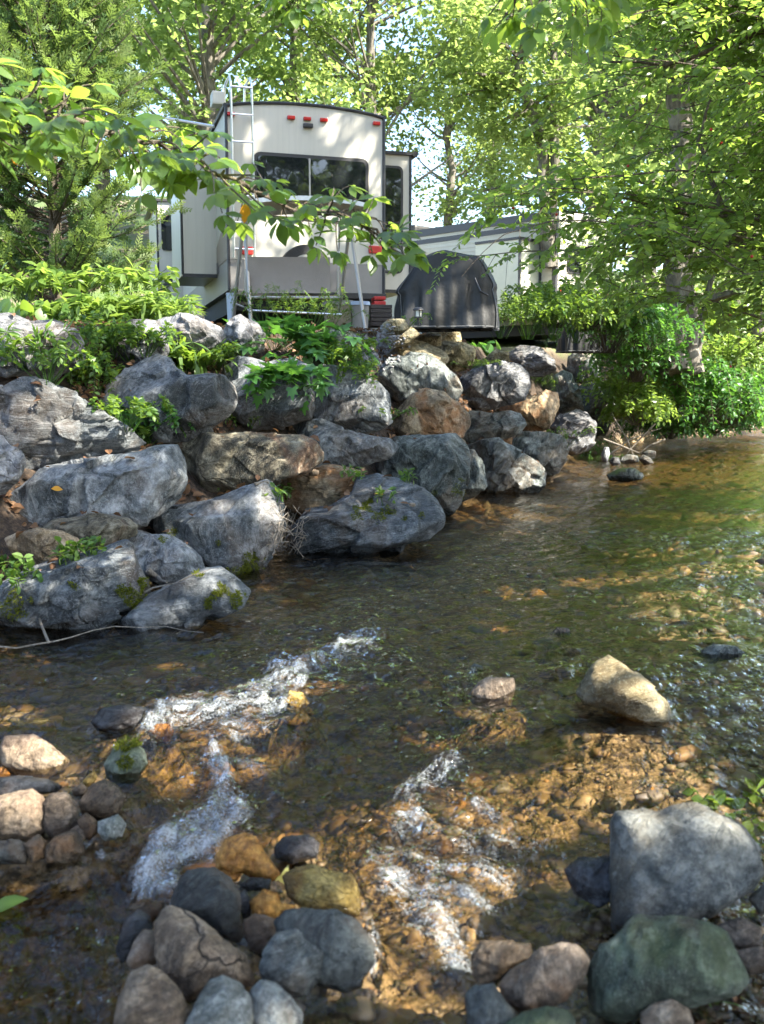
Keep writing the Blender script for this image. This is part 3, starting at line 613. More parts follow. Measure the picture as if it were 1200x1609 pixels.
# rocks at the far foot of the wall
FR = [([(952,747),(970,737),(995,735),(1010,744),(1014,753),(985,758),(958,756)], 'rock_moss', 'flat round stone showing above the far water'),
      ([(968,724),(985,714),(1001,716),(1005,726),(985,730)], 'rock_green', 'dark flat stone at the water by the trailing weeds'),
      ([(944,716),(949,702),(957,703),(958,714),(954,727),(946,727)], 'rock_pale', 'small upright pale stone at the far water edge'),
      ([(956,726),(962,718),(972,719),(975,729),(962,732)], 'rock_pale', 'small whitish wet stone at the far water edge'),
      ([(1003,722),(1010,714),(1022,720),(1027,728),(1012,731)], 'rock_green', 'small wet stone with a white tip in the far shallows'),
      ([(1008,712),(1018,707),(1030,709),(1031,714),(1015,716)], 'cob_dark', 'small dark stone farthest out by the overhanging bush')]
for i, (poly, mat, label) in enumerate(FR):
    pa = np.array(poly, float); yb = pa[:, 1].max() - 2
    Y = at_z(pa[:, 0].mean(), yb, 0)[1] + .1
    o = rock('stream_stone', poly, Y, M[mat], 300 + i, level=4, nf=3, p=2.5, amp=.03, ledge=.0)
    tag(o, label, 'stone', 'stones at the far water edge')

for i, (poly, mat, label, zb, k) in enumerate(CB):
    pa = np.array(poly, float); Y = CBP[i][1]
    k = dict(k); k.setdefault('nf', 2); k.setdefault('p', 2.15); k.setdefault('fr', .10); k.setdefault('chip', .07); k.setdefault('amp', .04); k.setdefault('ledge', .014); k.setdefault('tk', 1.0)
    o = rock('cobble', poly, Y, M[mat], 400 + i, level=5 if pa.ptp(0).max() > 34 else 4, tilt=True, push=.1, **k)
    tag(o, label, 'stone', 'loose stones in the stream'); ROCKS[label] = o

Vb = np.concatenate(BV); Fb = [tuple(map(int, f)) for A in BF for f in A]
BVH = BVHTree.FromPolygons([tuple(map(float, v)) for v in Vb], Fb)
def pix_hit(x, y):
    d = ray(x, y); h = BVH.ray_cast(Vector(EYEP), Vector(d))
    if h[0] is None: return None, None
    return np.array(h[0]), np.array(h[1])
def drop_hit(X, Y, z0=6.0):
    h = BVH.ray_cast(Vector((X, Y, z0)), Vector((0, 0, -1)))
    return (None, None, None) if h[0] is None else (np.array(h[0]), np.array(h[1]), h[2])

# ------------------------------------------------------------------ stream bed pebbles
def pebbles(name, pts, sizes, var, mat, lvl=2, seed=1, flat=.6, parent=None):
    rng = np.random.RandomState(seed); D, F = ICO[lvl]; n = len(pts); k = len(D)
    V = np.repeat(D[None], n, 0)
    ph = rng.uniform(0, 9, (n, 1, 3)); fr = rng.uniform(.8, 1.7, (n, 1, 1))
    rad = 1 + .30 * np.sin(V * 2.9 * fr + ph).sum(-1, keepdims=True) / 1.6
    V = V * rad * np.stack([np.ones(n), rng.uniform(.6, 1, n), rng.uniform(.6, 1.1, n) * flat], -1)[:, None]
    a = rng.uniform(0, 2 * math.pi, n); ca, sa = np.cos(a)[:, None], np.sin(a)[:, None]
    V = np.stack([V[..., 0] * ca - V[..., 1] * sa, V[..., 0] * sa + V[..., 1] * ca, V[..., 2]], -1)
    V = V * sizes[:, None, None] + pts[:, None]
    FF = F[None] + (np.arange(n) * k)[:, None, None]
    o = new_obj(name, np_mesh(name, V.reshape(-1, 3), FF.reshape(-1, 3), True, {'var': np.repeat(var, k)}), mat, parent)
    return o
def pebble_mat():
    t = NT('pebbles'); va = t.n('Attribute', p_attribute_name='var').outputs['Fac']; pos = t.n('NewGeometry').outputs['Position']
    c = t.ramp(va, [(0, (.04, .034, .028)), (.25, (.10, .07, .04)), (.45, (.18, .12, .06)), (.6, (.26, .175, .085)), (.72, (.14, .13, .11)), (.84, (.30, .15, .05)), (.94, (.34, .26, .17)), (1, (.07, .07, .07))])
    n = t.noise(pos, 40, 5, .65); c = t.mix(t.math('MULTIPLY', n, .5), c, (.05, .035, .02))
    bp = t.n('Bump', Strength=.4, Distance=.01, Height=n)
    return t.finish(t.n('BsdfPrincipled', Base_Color=c, Roughness=.55, Normal=bp))
M['pebble'] = pebble_mat()
rng = np.random.RandomState(7)
def scatter_bed(n, y0, y1, pw, smin, smax, seed):
    rng = np.random.RandomState(seed); pts, sz = [], []
    Y = y0 * (y1 / y0) ** (rng.uniform(0, 1, n) ** pw)
    X = rng.uniform(-.50, .46, n) * Y + .0
    dl = sdist(LB, X, Y); dr = -sdist(RB, X, Y); keep = (dl < .3) & (dr < 1.2)
    X, Y = X[keep], Y[keep]; s = smin * (smax / smin) ** (rng.uniform(0, 1, len(X)) ** 3.6)
    s = s * np.clip(Y / 4.0, .75, 2.2)
    Z = ground_z(X, Y) + s * .02
    return np.stack([X, Y, Z], -1), s
p1, s1 = scatter_bed(9500, 1.7, 26, 1.0, .014, .075, 11)
nr = (p1[:, 1] < 5.5) & (s1 > .024)
o = pebbles('pebbles', p1[nr], s1[nr], rng.uniform(0, 1, nr.sum()), M['pebble'], 2, 12); tag(o, 'brown and golden larger pebbles on the near stream bed', 'pebbles', kind='stuff')
o = pebbles('pebbles', p1[~nr], s1[~nr], rng.uniform(0, 1, (~nr).sum()), M['pebble'], 1, 14); tag(o, 'brown and golden pebbles small and far on the stream bed', 'pebbles', kind='stuff')
# gravel of the right shore
n = 2200; Y = rng.uniform(1.7, 10, n); X = np.interp(Y, RB[:, 1], RB[:, 0]) + rng.uniform(-.45, 1.3, n)
s2 = rng.uniform(.010, .035, n) * np.clip(Y / 4, .8, 1.6); Z = ground_z(X, Y) + s2 * .3
o = pebbles('shore_gravel', np.stack([X, Y, Z], -1), s2, rng.uniform(0, 1, n), M['pebble'], 1, 13); tag(o, 'small gravel along the right shore', 'gravel', kind='stuff')

# ------------------------------------------------------------------ water
FOAM = [  # pixel polyline, half width in pixels, strength
    ([(228,1150),(255,1122),(300,1112),(350,1108),(400,1090)], 15, .9),
    ([(400,1095),(430,1080),(455,1068),(490,1048),(520,1035),(545,1020),(580,1012)], 13, 1.0),
    ([(430,1055),(445,1050),(470,1070)], 14, .9),
    ([(280,1135),(330,1130),(380,1120),(430,1120)], 24, .85),
    ([(350,1150),(400,1140),(440,1120)], 24, .75),
    ([(340,1195),(352,1230),(348,1262),(338,1290)], 18, 1.2),
    ([(375,1200),(420,1225),(430,1240)], 16, .7),
    ([(370,1290),(330,1318),(290,1335),(255,1365),(240,1400),(262,1412)], 28, 1.3),
    ([(330,1340),(300,1350),(262,1375)], 24, 1.25),
    ([(705,1205),(680,1225),(655,1240),(640,1260)], 18, .7),
    ([(745,1275),(790,1300),(805,1310)], 12, .7),
    ([(640,1290),(680,1310),(740,1320),(790,1335)], 26, .62),
    ([(590,1350),(640,1355),(690,1375),(750,1385),(790,1395)], 22, .75),
    ([(610,1400),(660,1410),(710,1420),(740,1440)], 30, .9),
    ([(660,1440),(690,1465),(700,1500),(720,1530)], 30, .9),
    ([(570,1440),(590,1490),(585,1530)], 8, .7),
    ([(60,1358),(110,1362),(160,1355)], 10, .6),
    ([(255,1330),(200,1340),(160,1330)], 12, .4),
    ([(1000,1235),(1060,1240),(1120,1225)], 9, .35),
    ([(230,1005),(280,1000),(330,975)], 6, .35),
    ([(700,1075),(720,1050),(740,1060)], 10, .35), ([(855,1062),(890,1055)], 10, .4),
]
def flow_coords(XY):
    # distance along and across the nearest stroke of white water, in metres
    best = np.full(len(XY), 1e9); fs = np.zeros(len(XY)); fd = np.zeros(len(XY)); acc = 0.0
    for line, hw, st in FOAM:
        Lw = np.array([at_z(x, y, -.1)[:2] for x, y in line])
        for a, b in zip(Lw[:-1], Lw[1:]):
            ab = b - a; n_ = np.linalg.norm(ab); t = np.clip(((XY - a) @ ab) / (ab @ ab), 0, 1); q = XY - a - t[:, None] * ab; d = np.linalg.norm(q, axis=1)
            m = d < best; best = np.where(m, d, best); fs = np.where(m, acc + t * n_, fs); fd = np.where(m, (ab[0] * q[:, 1] - ab[1] * q[:, 0]) / n_, fd); acc += n_
        acc += 1.7
    return fs, fd
WID = 1.25
def px_field(px, strokes):
    out = np.zeros(len(px))
    for line, hw, st in strokes:
        L = np.array(line, float); best = np.full(len(px), 1e9)
        for a, b in zip(L[:-1], L[1:]):
            ab = b - a; t = np.clip(((px - a) @ ab) / (ab @ ab), 0, 1)
            best = np.minimum(best, np.linalg.norm(px - a - t[:, None] * ab, axis=1))
        out = np.maximum(out, st * np.exp(-(best / (hw * WID)) ** 2))
    return out
RAPID = [([(230,1130),(400,1090),(580,1015)], 60, 1.0), ([(340,1180),(345,1270),(260,1390)], 70, .9), ([(700,1210),(690,1330),(690,1500),(690,1600)], 110, .9), ([(450,1150),(560,1200)], 90, .5), ([(60,1360),(150,1340)], 40, .4), ([(30,1420),(110,1500),(120,1600)], 90, .4), ([(780,1080),(900,1080)], 80, .25)]
ysw = np.concatenate([np.geomspace(1.2, 9, 490), np.geomspace(9.05, 95, 120)])
ncw = 360
def xw(y):
    l = np.interp(y, LB[:, 1], LB[:, 0]) - .9; r = np.interp(y, RB[:, 1], RB[:, 0]) + .8
    return np.linspace(max(l, -.6 * y - .6), min(r, .6 * y + .6), ncw)
def base_w(X, Y): return zwater(X, Y)
V, F = grid_mesh('water', xw, ysw, ncw, base_w, None)
px = px_of(V); WID = 1.35; foam = px_field(px, FOAM) * .95; WID = 1.25; rap = px_field(px, RAPID)
X, Y = V[:, 0], V[:, 1]
# flow aligned ripples
fl = np.stack([X * 1.0 + .42 * Y, Y - .42 * X, X * 0], -1)
w1 = fbm(fl * np.array([7.0, 13.0, 1]), 4, 31); w2 = fbm(fl * np.array([20., 34., 1]), 3, 37)
pool = .015 * sstep(1, 4, Y) + .005
big = fbm(np.stack([X * 3.1, Y * 3.1, X * 0], -1), 3, 41)
bil = 1 - np.abs(fbm(np.stack([X * 11, Y * 11, X * 0], -1), 4, 43)) * 2
Z = V[:, 2] + w1 * (pool + .022 * rap) + w2 * (.0022 + .009 * rap) + big * (.003 + .03 * rap) + foam * (.018 + .045 * bil)
# water heaps up in front of midstream stones
V[:, 2] = Z
FS, FD = flow_coords(V[:, :2]); DEPTH = np.clip(zwater(V[:, 0], V[:, 1]) - ground_z(V[:, 0], V[:, 1]), .02, .6) * 1.25
def water_mat():
    t = NT('stream_water'); g = t.n('NewGeometry'); pos = g.outputs['Position']
    fo = t.n('Attribute', p_attribute_name='foam').outputs['Fac']; ra = t.n('Attribute', p_attribute_name='rapid').outputs['Fac']
    vm = t.mapping(pos, (1, .62, 1), (0, 0, -.42))
    r1 = t.noise(vm, 16, 4, .55, .6); r2 = t.noise(vm, 48, 3, .55, .4); r3 = t.noise(vm, 6.5, 3, .5, .8)
    h = t.math('ADD', t.math('ADD', t.math('MULTIPLY', r1, .55), t.math('MULTIPLY', r2, .10)), t.math('MULTIPLY', r3, .9))
    bs = t.n('Bump', Strength=t.math('ADD', t.math('MULTIPLY', t.ramp(t.noise(vm, 1.3, 3, .5, .5), [(.40, .35), (.60, 1.0)]), .75), t.math('MULTIPLY', ra, .4), True), Distance=.085, Height=h)
    gl = t.n('BsdfGlossy', Color=(1, 1, 1), Roughness=.035, Normal=bs)
    dep = t.n('Attribute', p_attribute_name='depth').outputs['Fac']       # light lost in the depth of water under this point
    tr = t.n('BsdfTransparent', Color=t.n('CombineColor', i0=t.math('POWER', .17, dep), i1=t.math('POWER', .10, dep), i2=t.math('POWER', .022, dep)).outputs[0])
    fr = t.n('Fresnel', IOR=1.33, Normal=bs)
    wmix = t.n('MixShader', i0=fr, i1=tr.outputs[0], i2=gl.outputs[0])
    # foam: streaks drawn out along the current, broken into lace by finer noise
    fsn = t.n('Attribute', p_attribute_name='flow_along').outputs['Fac']; fdn = t.n('Attribute', p_attribute_name='flow_across').outputs['Fac']
    wob = t.n('TexNoise', Vector=pos, Scale=9.0, Detail=3.0).outputs[1]
    fv = t.n('CombineXYZ', i0=t.math('MULTIPLY', fsn, .30), i1=fdn, i2=0.0).outputs[0]
    fv = t.n('VectorMath', p_operation='ADD', i0=fv, i1=t.n('VectorMath', p_operation='SCALE', i0=wob, Scale=.045).outputs[0]).outputs[0]
    fn = t.noise(fv, 42, 5, .62, .4); fn2 = t.noise(pos, 130, 4, .65, .3); fn3 = t.noise(fv, 13, 3, .5, .3)
    mixn = t.math('ADD', t.math('ADD', t.math('MULTIPLY', fn, .36), t.math('MULTIPLY', fn2, .38)), t.math('MULTIPLY', fn3, .26))
    thr = t.math('ADD', t.math('MULTIPLY', fo, .46), t.math('MULTIPLY', t.math('SUBTRACT', mixn, .5), 3.0))
    fac = t.n('MapRange', Value=thr, From_Min=.27, From_Max=1.15, To_Min=0.0, To_Max=.78).outputs[0]
    fac = t.math('MULTIPLY', fac, t.n('MapRange', Value=fo, From_Min=.02, From_Max=.55).outputs[0])
    fb = t.n('Bump', Strength=.8, Distance=.03, Height=fn)
    fd = t.n('BsdfPrincipled', Base_Color=(.62, .67, .70), Roughness=.2, Normal=fb)
    return t.finish(t.n('MixShader', i0=fac, i1=wmix.outputs[0], i2=fd.outputs[0]))
M['water'] = water_mat()
water = new_obj('water', np_mesh('water', V, F, True, {'foam': foam, 'rapid': rap, 'flow_along': FS, 'flow_across': FD, 'depth': DEPTH}), M['water']); tag(water, 'clear shallow stream with white rapids', kind='structure')

# ------------------------------------------------------------------ camper, trailer and patio things
def camper_white(name, ribs=0.0):
    t = NT(name); co = t.n('TexCoord').outputs['Object']
    n = t.noise(t.mapping(co, (1, 1, .25)), 3, 6, .6); z = t.n('SeparateXYZ', Vector=co).outputs[2]
    c = t.mix(n, (.46, .435, .37), (.55, .525, .455))
    d = t.noise(t.mapping(co, (14, 14, .6)), 1.5, 5, .65); c = t.mix(t.math('MULTIPLY', t.ramp(d, [(.48, 0.0), (.62, 1.0)]), .30), c, (.42, .40, .35))
    b = t.n('BsdfPrincipled', Base_Color=c, Roughness=.32)
    return t.finish(b)
M['cw'] = camper_white('camper_white')
M['cgrey'] = simple('camper_grey_skirt', (.23, .215, .20), .45, var=.15)
M['cdark'] = simple('camper_dark_stripe', (.045, .045, .055), .4)
M['ctan'] = simple('camper_tan_stripe', (.24, .19, .14), .4)
M['black'] = simple('black_trim', (.018, .018, .02), .5)
M['rubber'] = simple('tyre_rubber', (.022, .021, .020), .8, bump=.3)
M['alu'] = simple('aluminium', (.72, .73, .74), .3, metal=.85)
M['steel'] = simple('grey_tube_steel', (.34, .33, .31), .42, metal=.5)
M['red'] = simple('red_lens', (.45, .012, .012), .2)
M['redplastic'] = simple('red_plastic', (.50, .025, .02), .4)
M['under'] = simple('chassis_black', (.014, .014, .015), .75)
def glass_mat():
    t = NT('tinted_window'); co = t.n('TexCoord').outputs['Object']
    b = t.n('BsdfPrincipled', Base_Color=(.012, .014, .016), Roughness=.03); b.inputs['Specular IOR Level'].default_value = .9
    t.set(b, 'Normal', t.n('Bump', Strength=.04, Distance=.05, Height=t.noise(co, 2.5, 2)))
    return t.finish(b)
M['glass'] = glass_mat()
M['wood'] = bark_mat('weathered_wood', (.10, .07, .045), (.24, .18, .12), 2)
M['cover'] = simple('black_grill_cover', (.008, .009, .010), .55, var=.3, scale=3, bump=.35, bscale=14)
M['seam'] = simple('cover_seam', (.09, .095, .10), .6)
M['concrete'] = simple('concrete_block', (.30, .28, .24), .9, bump=.4, bscale=60)
M['wicker'] = simple('brown_wicker', (.07, .055, .045), .6, bump=.6, bscale=70)
M['beige'] = simple('beige_plastic', (.33, .27, .19), .5)
M['greyplastic'] = simple('grey_plastic', (.30, .28, .26), .5)
M['bluewhite'] = simple('blue_white_bucket', (.42, .50, .62), .45)
M['canopyfab'] = simple('swing_canopy_fabric', (.62, .64, .62), .7, var=.2, bump=.2)
M['slingfab'] = simple('swing_sling_fabric', (.26, .235, .215), .8, var=.15, bump=.3, bscale=120)
M['cream'] = simple('cream_panel', (.72, .70, .58), .45)

RV_A = math.atan2(.65, 2.17)
RVW = 2.265
RC = np.array([(-2.15 + .02) / 2, 14.625, 2.05])
rv = empty('camper', RC, RV_A); tag(rv, 'large white fifth wheel camper with rear ladder and tinted rear window', 'camper')
H0z, H1z = .63, 3.10            # box bottom and eaves above ground
hw = RVW / 2
def roof_profile(x0, x1, z0, z1, crown=.10, n=14):
    pts = [(x0, z0), (x1, z0), (x1, z1)]
    for k in range(1, n): 
        t = k / n; x = x1 + (x0 - x1) * t; pts.append((x, z1 + crown * math.sin(math.pi * t) ** .7))
    return pts + [(x0, z1)]
MB().prism(roof_profile(-hw, hw, H0z + .42, H1z), 0, 10.5).build('body', M['cw'], rv)
MB().prism([(-hw - .004, H0z), (hw + .004, H0z), (hw + .004, H0z + .415), (-hw - .004, H0z + .415)], -.006, 10.5).build('skirt', M['cgrey'], rv)
tr = MB()
prof = roof_profile(-hw, hw, H0z, H1z)[2:]
tr.tube([(x, -.012, z + .012) for x, z in prof], .022, 6)
for sx in (-1, 1): tr.tube([(sx * (hw + .004), -.012, H0z), (sx * (hw + .004), -.012, H1z + .01)], .022, 6)
tr.tube([(-hw - .01, -.01, H1z + .02), (-hw - .01, 10.5, H1z + .02)], .035, 6); tr.tube([(hw + .01, -.01, H1z + .02), (hw + .01, 10.5, H1z + .02)], .035, 6)
tr.build('edge_trim', M['black'], rv)
def uv(x, y):
    """pixel -> (across, up) on the camper's rear wall"""
    f = (x - 357) / (602 - 357); top = 166 + 21 * f; bot = 454 + 8.5 * f
    return -hw + RVW * f, H1z - (y - top) / (bot - top) * (H1z - H0z)
# rear window
x0, z1 = uv(402, 246); x1, z0 = uv(572, 324)
z1 = uv(486, 248)[1]; z0 = uv(486, 322)[1]
wf = MB().prism(rrect(x0 - .05, x1 + .05, z0 - .05, z1 + .05, .10), -.02, -.004).build('window', M['black'], rv)
xm = uv(483, 280)[0]
MB().prism(rrect(x0, xm - .012, z0, z1, .06), -.03, -.022).build('pane', M['glass'], wf)
MB().prism(rrect(xm + .012, x1, z0, z1, .06), -.03, -.022).build('pane', M['glass'], wf)
MB().box(xm - .012, xm + .012, -.034, -.022, z0, z1).build('window_bar', M['steel'], wf)
# marker lights and camera
for px_, py_ in ((364, 178), (455, 184), (480, 186), (506, 188), (590, 194)):
    a, b = uv(px_, py_); MB().box(a - .055, a + .055, -.05, -.002, b - .025, b + .025, .012).build('marker_light', M['red'], rv)
a, b = uv(481, 197); MB().box(a - .07, a + .07, -.07, -.002, b - .03, b + .03, .015).build('rear_camera', M['black'], rv)
for px_ in (383, 588):
    a, b = uv(px_, 392); MB().box(a - .10, a + .10, -.04, -.002, b - .055, b + .055, .012).build('tail_light', M['redplastic'], rv)
# spare wheel
a, b = uv(470, 425); st = MB()
st.tube([(a, -.03, b), (a, -.24, b)], .34, 28).build('spare_tyre', M['rubber'], rv, True)
MB().tube([(a, -.10, b), (a, -.255, b)], .20, 24).build('spare_rim', M['steel'], rv, True)
# bumper
MB().box(-hw, hw, -.16, -.02, H0z - .10, H0z - .012, .012).build('bumper', M['black'], rv)
MB().box(-hw * .92, hw * .92, .1, 10.2, H0z - .28, H0z - .012).build('chassis', M['under'], rv)
# ladder
l0, zt = uv(363, 150)[0], H1z + .42
l1 = uv(394, 150)[0]; zb = uv(370, 405)[1]
for i, l in enumerate((l0, l1)):
    MB().tube([(l, .55, H1z + .05), (l, .50, zt - .03), (l, .35, zt), (l, .02, zt - .01), (l, -.10, zt - .12), (l, -.13, H1z), (l, -.14, zb)], .017, 8).build('ladder_rail', M['alu'], rv, True)
for k in range(7):
    z = zb + .12 + k * .36
    MB().tube([(l0, -.14, z), (l1, -.14, z)], .014, 8).build('ladder_rung', M['alu'], rv, True)
# slide outs: (side, start, length, how far out, z range)
def slide(side, y0, L, out, z0, z1, win=None):
    xa, xb = (hw, hw + out) if side > 0 else (-hw - out, -hw)
    s = MB().box(xa, xb, y0, y0 + L, z0, z1).build('slide_out', M['cw'], rv)
    g = MB()
    e = xb if side > 0 else xa
    g.box(xa - .03, xb + .05, y0 - .05, y0 + L + .03, z1 + .002, z1 + .045)
    g.tube([(e + side * .06, y0 - .06, z1 + .02), (e + side * .06, y0 + L, z1 + .02)], .045, 8)
    g.tube([(e, y0 - .008, z0), (e, y0 - .008, z1)], .02, 6); g.box(xa, xb, y0 - .012, y0 - .002, z0 - .03, z0 + .02)
    g.build('slide_trim', M['black'], s)
    if win:
        a0, a1, b0, b1 = win
        w = MB().prism(rrect(a0 - .04, a1 + .04, b0 - .04, b1 + .04, .08), y0 - .02, y0 - .003).build('slide_window', M['black'], s)
        return s, w
    return s
s, = (slide(1, .45, 4.2, .56, .72, 2.72, (hw + .03, hw + .40, 1.02, 2.52)),)
MB().prism(rrect(hw + .03, hw + .40, 1.02, 1.72, .05), .45 - .03, .45 - .022).build('pane', M['glass'], s[0])
MB().prism(rrect(hw + .03, hw + .40, 1.75, 2.52, .05), .45 - .03, .45 - .022).build('pane', M['glass'], s[0])
slide(-1, 1.25, 1.7, .52, .95, 3.0)
sl2 = slide(-1, 6.6, 2.4, .48, .75, 2.95)
MB().prism([(-hw - .482, 1.0), (-hw - .10, 1.55), (-hw - .10, 1.75), (-hw - .482, 1.2)], 6.575, 6.59).build('swoosh_stripe', M['cdark'], sl2)
MB().prism(rrect(-hw - .40, -hw - .12, 2.0, 2.7, .06), 6.57, 6.59).build('window', M['glass'], sl2)
# wheels, jacks
for y in (4.4, 5.3):
    for sx in (-1, 1):
        w = MB().tube([(sx * (hw - .32), y, .38), (sx * (hw - .06), y, .38)], .38, 24).build('wheel', M['rubber'], rv, True)
        MB().tube([(sx * (hw - .2), y, .38), (sx * (hw - .05), y, .38)], .2, 20).build('rim', M['steel'], w, True)
for sx in (-1, 1):
    j = MB().tube([(sx * (hw - .18), 1.1, H0z - .05), (sx * (hw - .18), 1.1, .06)], .03, 8); j.box(sx * (hw - .18) - .11, sx * (hw - .18) + .11, 1.0, 1.2, 0, .04)
    j.build('stabilizer_jack', M['steel'], rv)
# side decals
MB().prism([(1.0, .95), (4.0, 1.05), (9.0, 1.9), (9.0, 2.15), (4.0, 1.28), (1.0, 1.12)], -hw - .012, -hw - .006, 'x').build('side_stripe', M['cdark'], rv)
MB().prism([(.05, 1.06), (1.2, 1.06), (1.2, 1.35), (.05, 1.7)], -hw - .012, -hw - .006, 'x').build('side_stripe', M['ctan'], rv)
# roof awning arm and antenna box on the left
MB().tube([(-hw - .05, .9, H1z - .05), (-hw - .95, 1.6, H1z + .22)], .022, 8).build('awning_arm', M['alu'], rv)
MB().box(-hw - .16, -hw + .02, .2, .45, H1z + .08, H1z + .26, .02).build('roof_light', M['cw'], rv)
MB().box(-.45, .45, 3.2, 4.2, H1z + .08, H1z + .42, .08).build('roof_vent', M['cw'], rv)

# ---- travel trailer behind on the right
TA = math.atan2(.715, .70)
tl = empty('travel_trailer', (4.94, 24.86, 2.28), TA); tag(tl, 'white ribbed travel trailer with dark swoosh behind the leafy branch', 'trailer')
tw, tz0, tz1 = 1.2, .55, 3.15
MB().prism(roof_profile(-tw, tw, tz0, tz1, .06), 0, 8.6).build('body', M['cw'], tl)
for k in range(24):
    z = tz0 + .2 + k * .10
    if z > tz1 - .15: break
    MB().box(-tw - .013, -tw + .0, .12, 8.5, z, z + .022).build('siding_rib', M['cw'], tl)
    MB().box(-tw + .12, tw - .12, -.013, 0, z, z + .022).build('siding_rib', M['cw'], tl)
g = MB()
for sx in (-1, 1): g.box(sx * tw - .05, sx * tw + .05, -.03, .08, tz0, tz1 + .02)
g.box(-tw - .04, -tw + .04, -.02, 8.6, tz1 - .16, tz1 + .02); g.build('edge_trim', M['cdark'], tl)
MB().box(-tw - .014, -tw - .002, .1, 8.5, tz0, tz0 + .42).build('lower_band', M['cgrey'], tl)
MB().box(-tw - .018, -tw - .004, .1, 8.5, tz1 - .36, tz1 - .24).build('upper_band', M['cdark'], tl)
MB().prism([(2.4, 1.35), (4.6, 1.75), (6.2, 2.3), (6.2, 2.42), (4.6, 1.95), (2.4, 1.43)], -tw - .024, -tw - .015, 'x').build('swoosh', M['ctan'], tl)
MB().prism([(2.0, 1.05), (4.9, 1.45), (7.2, 2.2), (7.2, 2.28), (4.9, 1.58), (2.0, 1.10)], -tw - .024, -tw - .015, 'x').build('swoosh', M['cdark'], tl)
for y0, L, out, z0, z1 in ((.45, 1.3, .85, .72, 2.45), (4.6, 1.2, .62, 1.85, 2.72)):
    sb = MB().box(-tw - out, -tw - .016, y0, y0 + L, z0, z1).build('slide_out', M['cream'], tl)
    g = MB()
    for a in (-tw - out - .03, -tw - .06): g.box(a, a + .07, y0 - .04, y0 - .003, z0 - .04, z1 + .05)
    g.box(-tw - out - .03, -tw + .01, y0 - .04, y0 - .003, z1 - .01, z1 + .06); g.box(-tw - out - .03, -tw - .02, y0 - .04, y0 + L, z1 + .003, z1 + .06)
    g.box(-tw - out - .03, -tw + .01, y0 - .04, y0 - .003, z0 - .06, z0 + .02); g.build('slide_trim', M['cdark'], sb)
w = MB().prism(rrect(-.75, .05, 1.75, 2.42, .06), -.03, -.014).build('window', M['black'], tl)
MB().prism(rrect(-.70, .0, 1.80, 2.37, .04), -.04, -.032).build('pane', M['glass'], w)
w = MB().prism(rrect(3.5, 4.1, 1.75, 2.4, .06), -tw - .036, -tw - .025, 'x').build('window', M['black'], tl)
MB().prism(rrect(3.55, 4.05, 1.80, 2.35, .04), -tw - .045, -tw - .038, 'x').build('pane', M['glass'], w)
w = MB().prism(rrect(2.6, 3.5, .95, 1.28, .06), -tw - .036, -tw - .026, 'x').build('storage_hatch', M['black'], tl)
MB().prism(rrect(2.64, 3.46, .99, 1.24, .05), -tw - .045, -tw - .038, 'x').build('hatch_panel', M['cw'], w)
for a in (-1, 1): MB().box(a * 1.0 - .06, a * 1.0 + .06, -.04, -.014, 1.25, 1.38, .01).build('tail_light', M['redplastic'], tl)
MB().box(-.45, .45, 5.2, 6.3, tz1 + .02, tz1 + .36, .08).build('air_conditioner', M['black'], tl)
MB().box(-tw * .9, tw * .9, .2, 8.4, tz0 - .25, tz0 - .01).build('chassis', M['under'], tl)
for y in (3.6, 4.4):
    w = MB().tube([(-tw + .04, y, .36), (-tw + .28, y, .36)], .36, 22).build('wheel', M['rubber'], tl, True)
    MB().tube([(-tw + .03, y, .36), (-tw + .2, y, .36)], .18, 16).build('rim', M['steel'], w, True)

# ---- garden swing
def P3(x, y, Y): return at_y(x, y, Y)
SW0 = np.array([-1.05, 12.1, 2.0]); sw = empty('garden_swing', SW0, 0.06); tag(sw, 'metal garden swing with slim canopy and sling seat behind the camper', 'swing')
def L(x, y, dY=0.0):
    p = at_y(x, y, 12.1 + dY) - SW0; return (p[0] , dY, p[2])
for top, feet in (((384, 338), ((371, 505, .55), (392, 512, -.35))), ((550, 350), ((537, 492, .55), (571, 516, -.35)))):
    for fx, fy, dY in feet:
        MB().tube([L(*top, 0.05), L(fx, fy, dY)], .022, 8).build('leg', M['steel'], sw, True)
MB().tube([L(384, 338, .05), L(550, 350, .05)], .02, 8).build('top_bar', M['steel'], sw, True)
a, b = L(388, 488, -.2), L(535, 494, -.2); MB().tube([a, b], .014, 8).build('ground_bar', M['alu'], sw, True)
a, b = L(394, 486, .3), L(373, 478, .3); MB().tube([a, b], .012, 8).build('side_bar', M['steel'], sw, True)
# canopy: shallow curved sheet with valance
xa, za = L(392, 338)[0], L(392, 338)[2]; xb, zb_ = L(573, 340)[0], L(573, 340)[2]
cv = MB(); n = 12
for k in range(n):
    t0, t1 = k / n, (k + 1) / n
    f = lambda t: (xa + (xb - xa) * t, za + (zb_ - za) * t + .13 * math.sin(math.pi * min(1, max(0, .08 + t * .84))) ** .5)
    (u0, v0), (u1, v1) = f(t0), f(t1)
    cv.add([(u0, -.55, v0), (u1, -.55, v1), (u1, .55, v1 + .03), (u0, .55, v0 + .03), (u0, -.55, v0 - .05), (u1, -.55, v1 - .05), (u1, .55, v1 - .02), (u0, .55, v0 - .02)],
           [(0, 1, 2, 3), (7, 6, 5, 4), (0, 4, 5, 1), (3, 2, 6, 7), (0, 3, 7, 4), (1, 5, 6, 2)])
cv.build('canopy', M['canopyfab'], sw, True, 50)
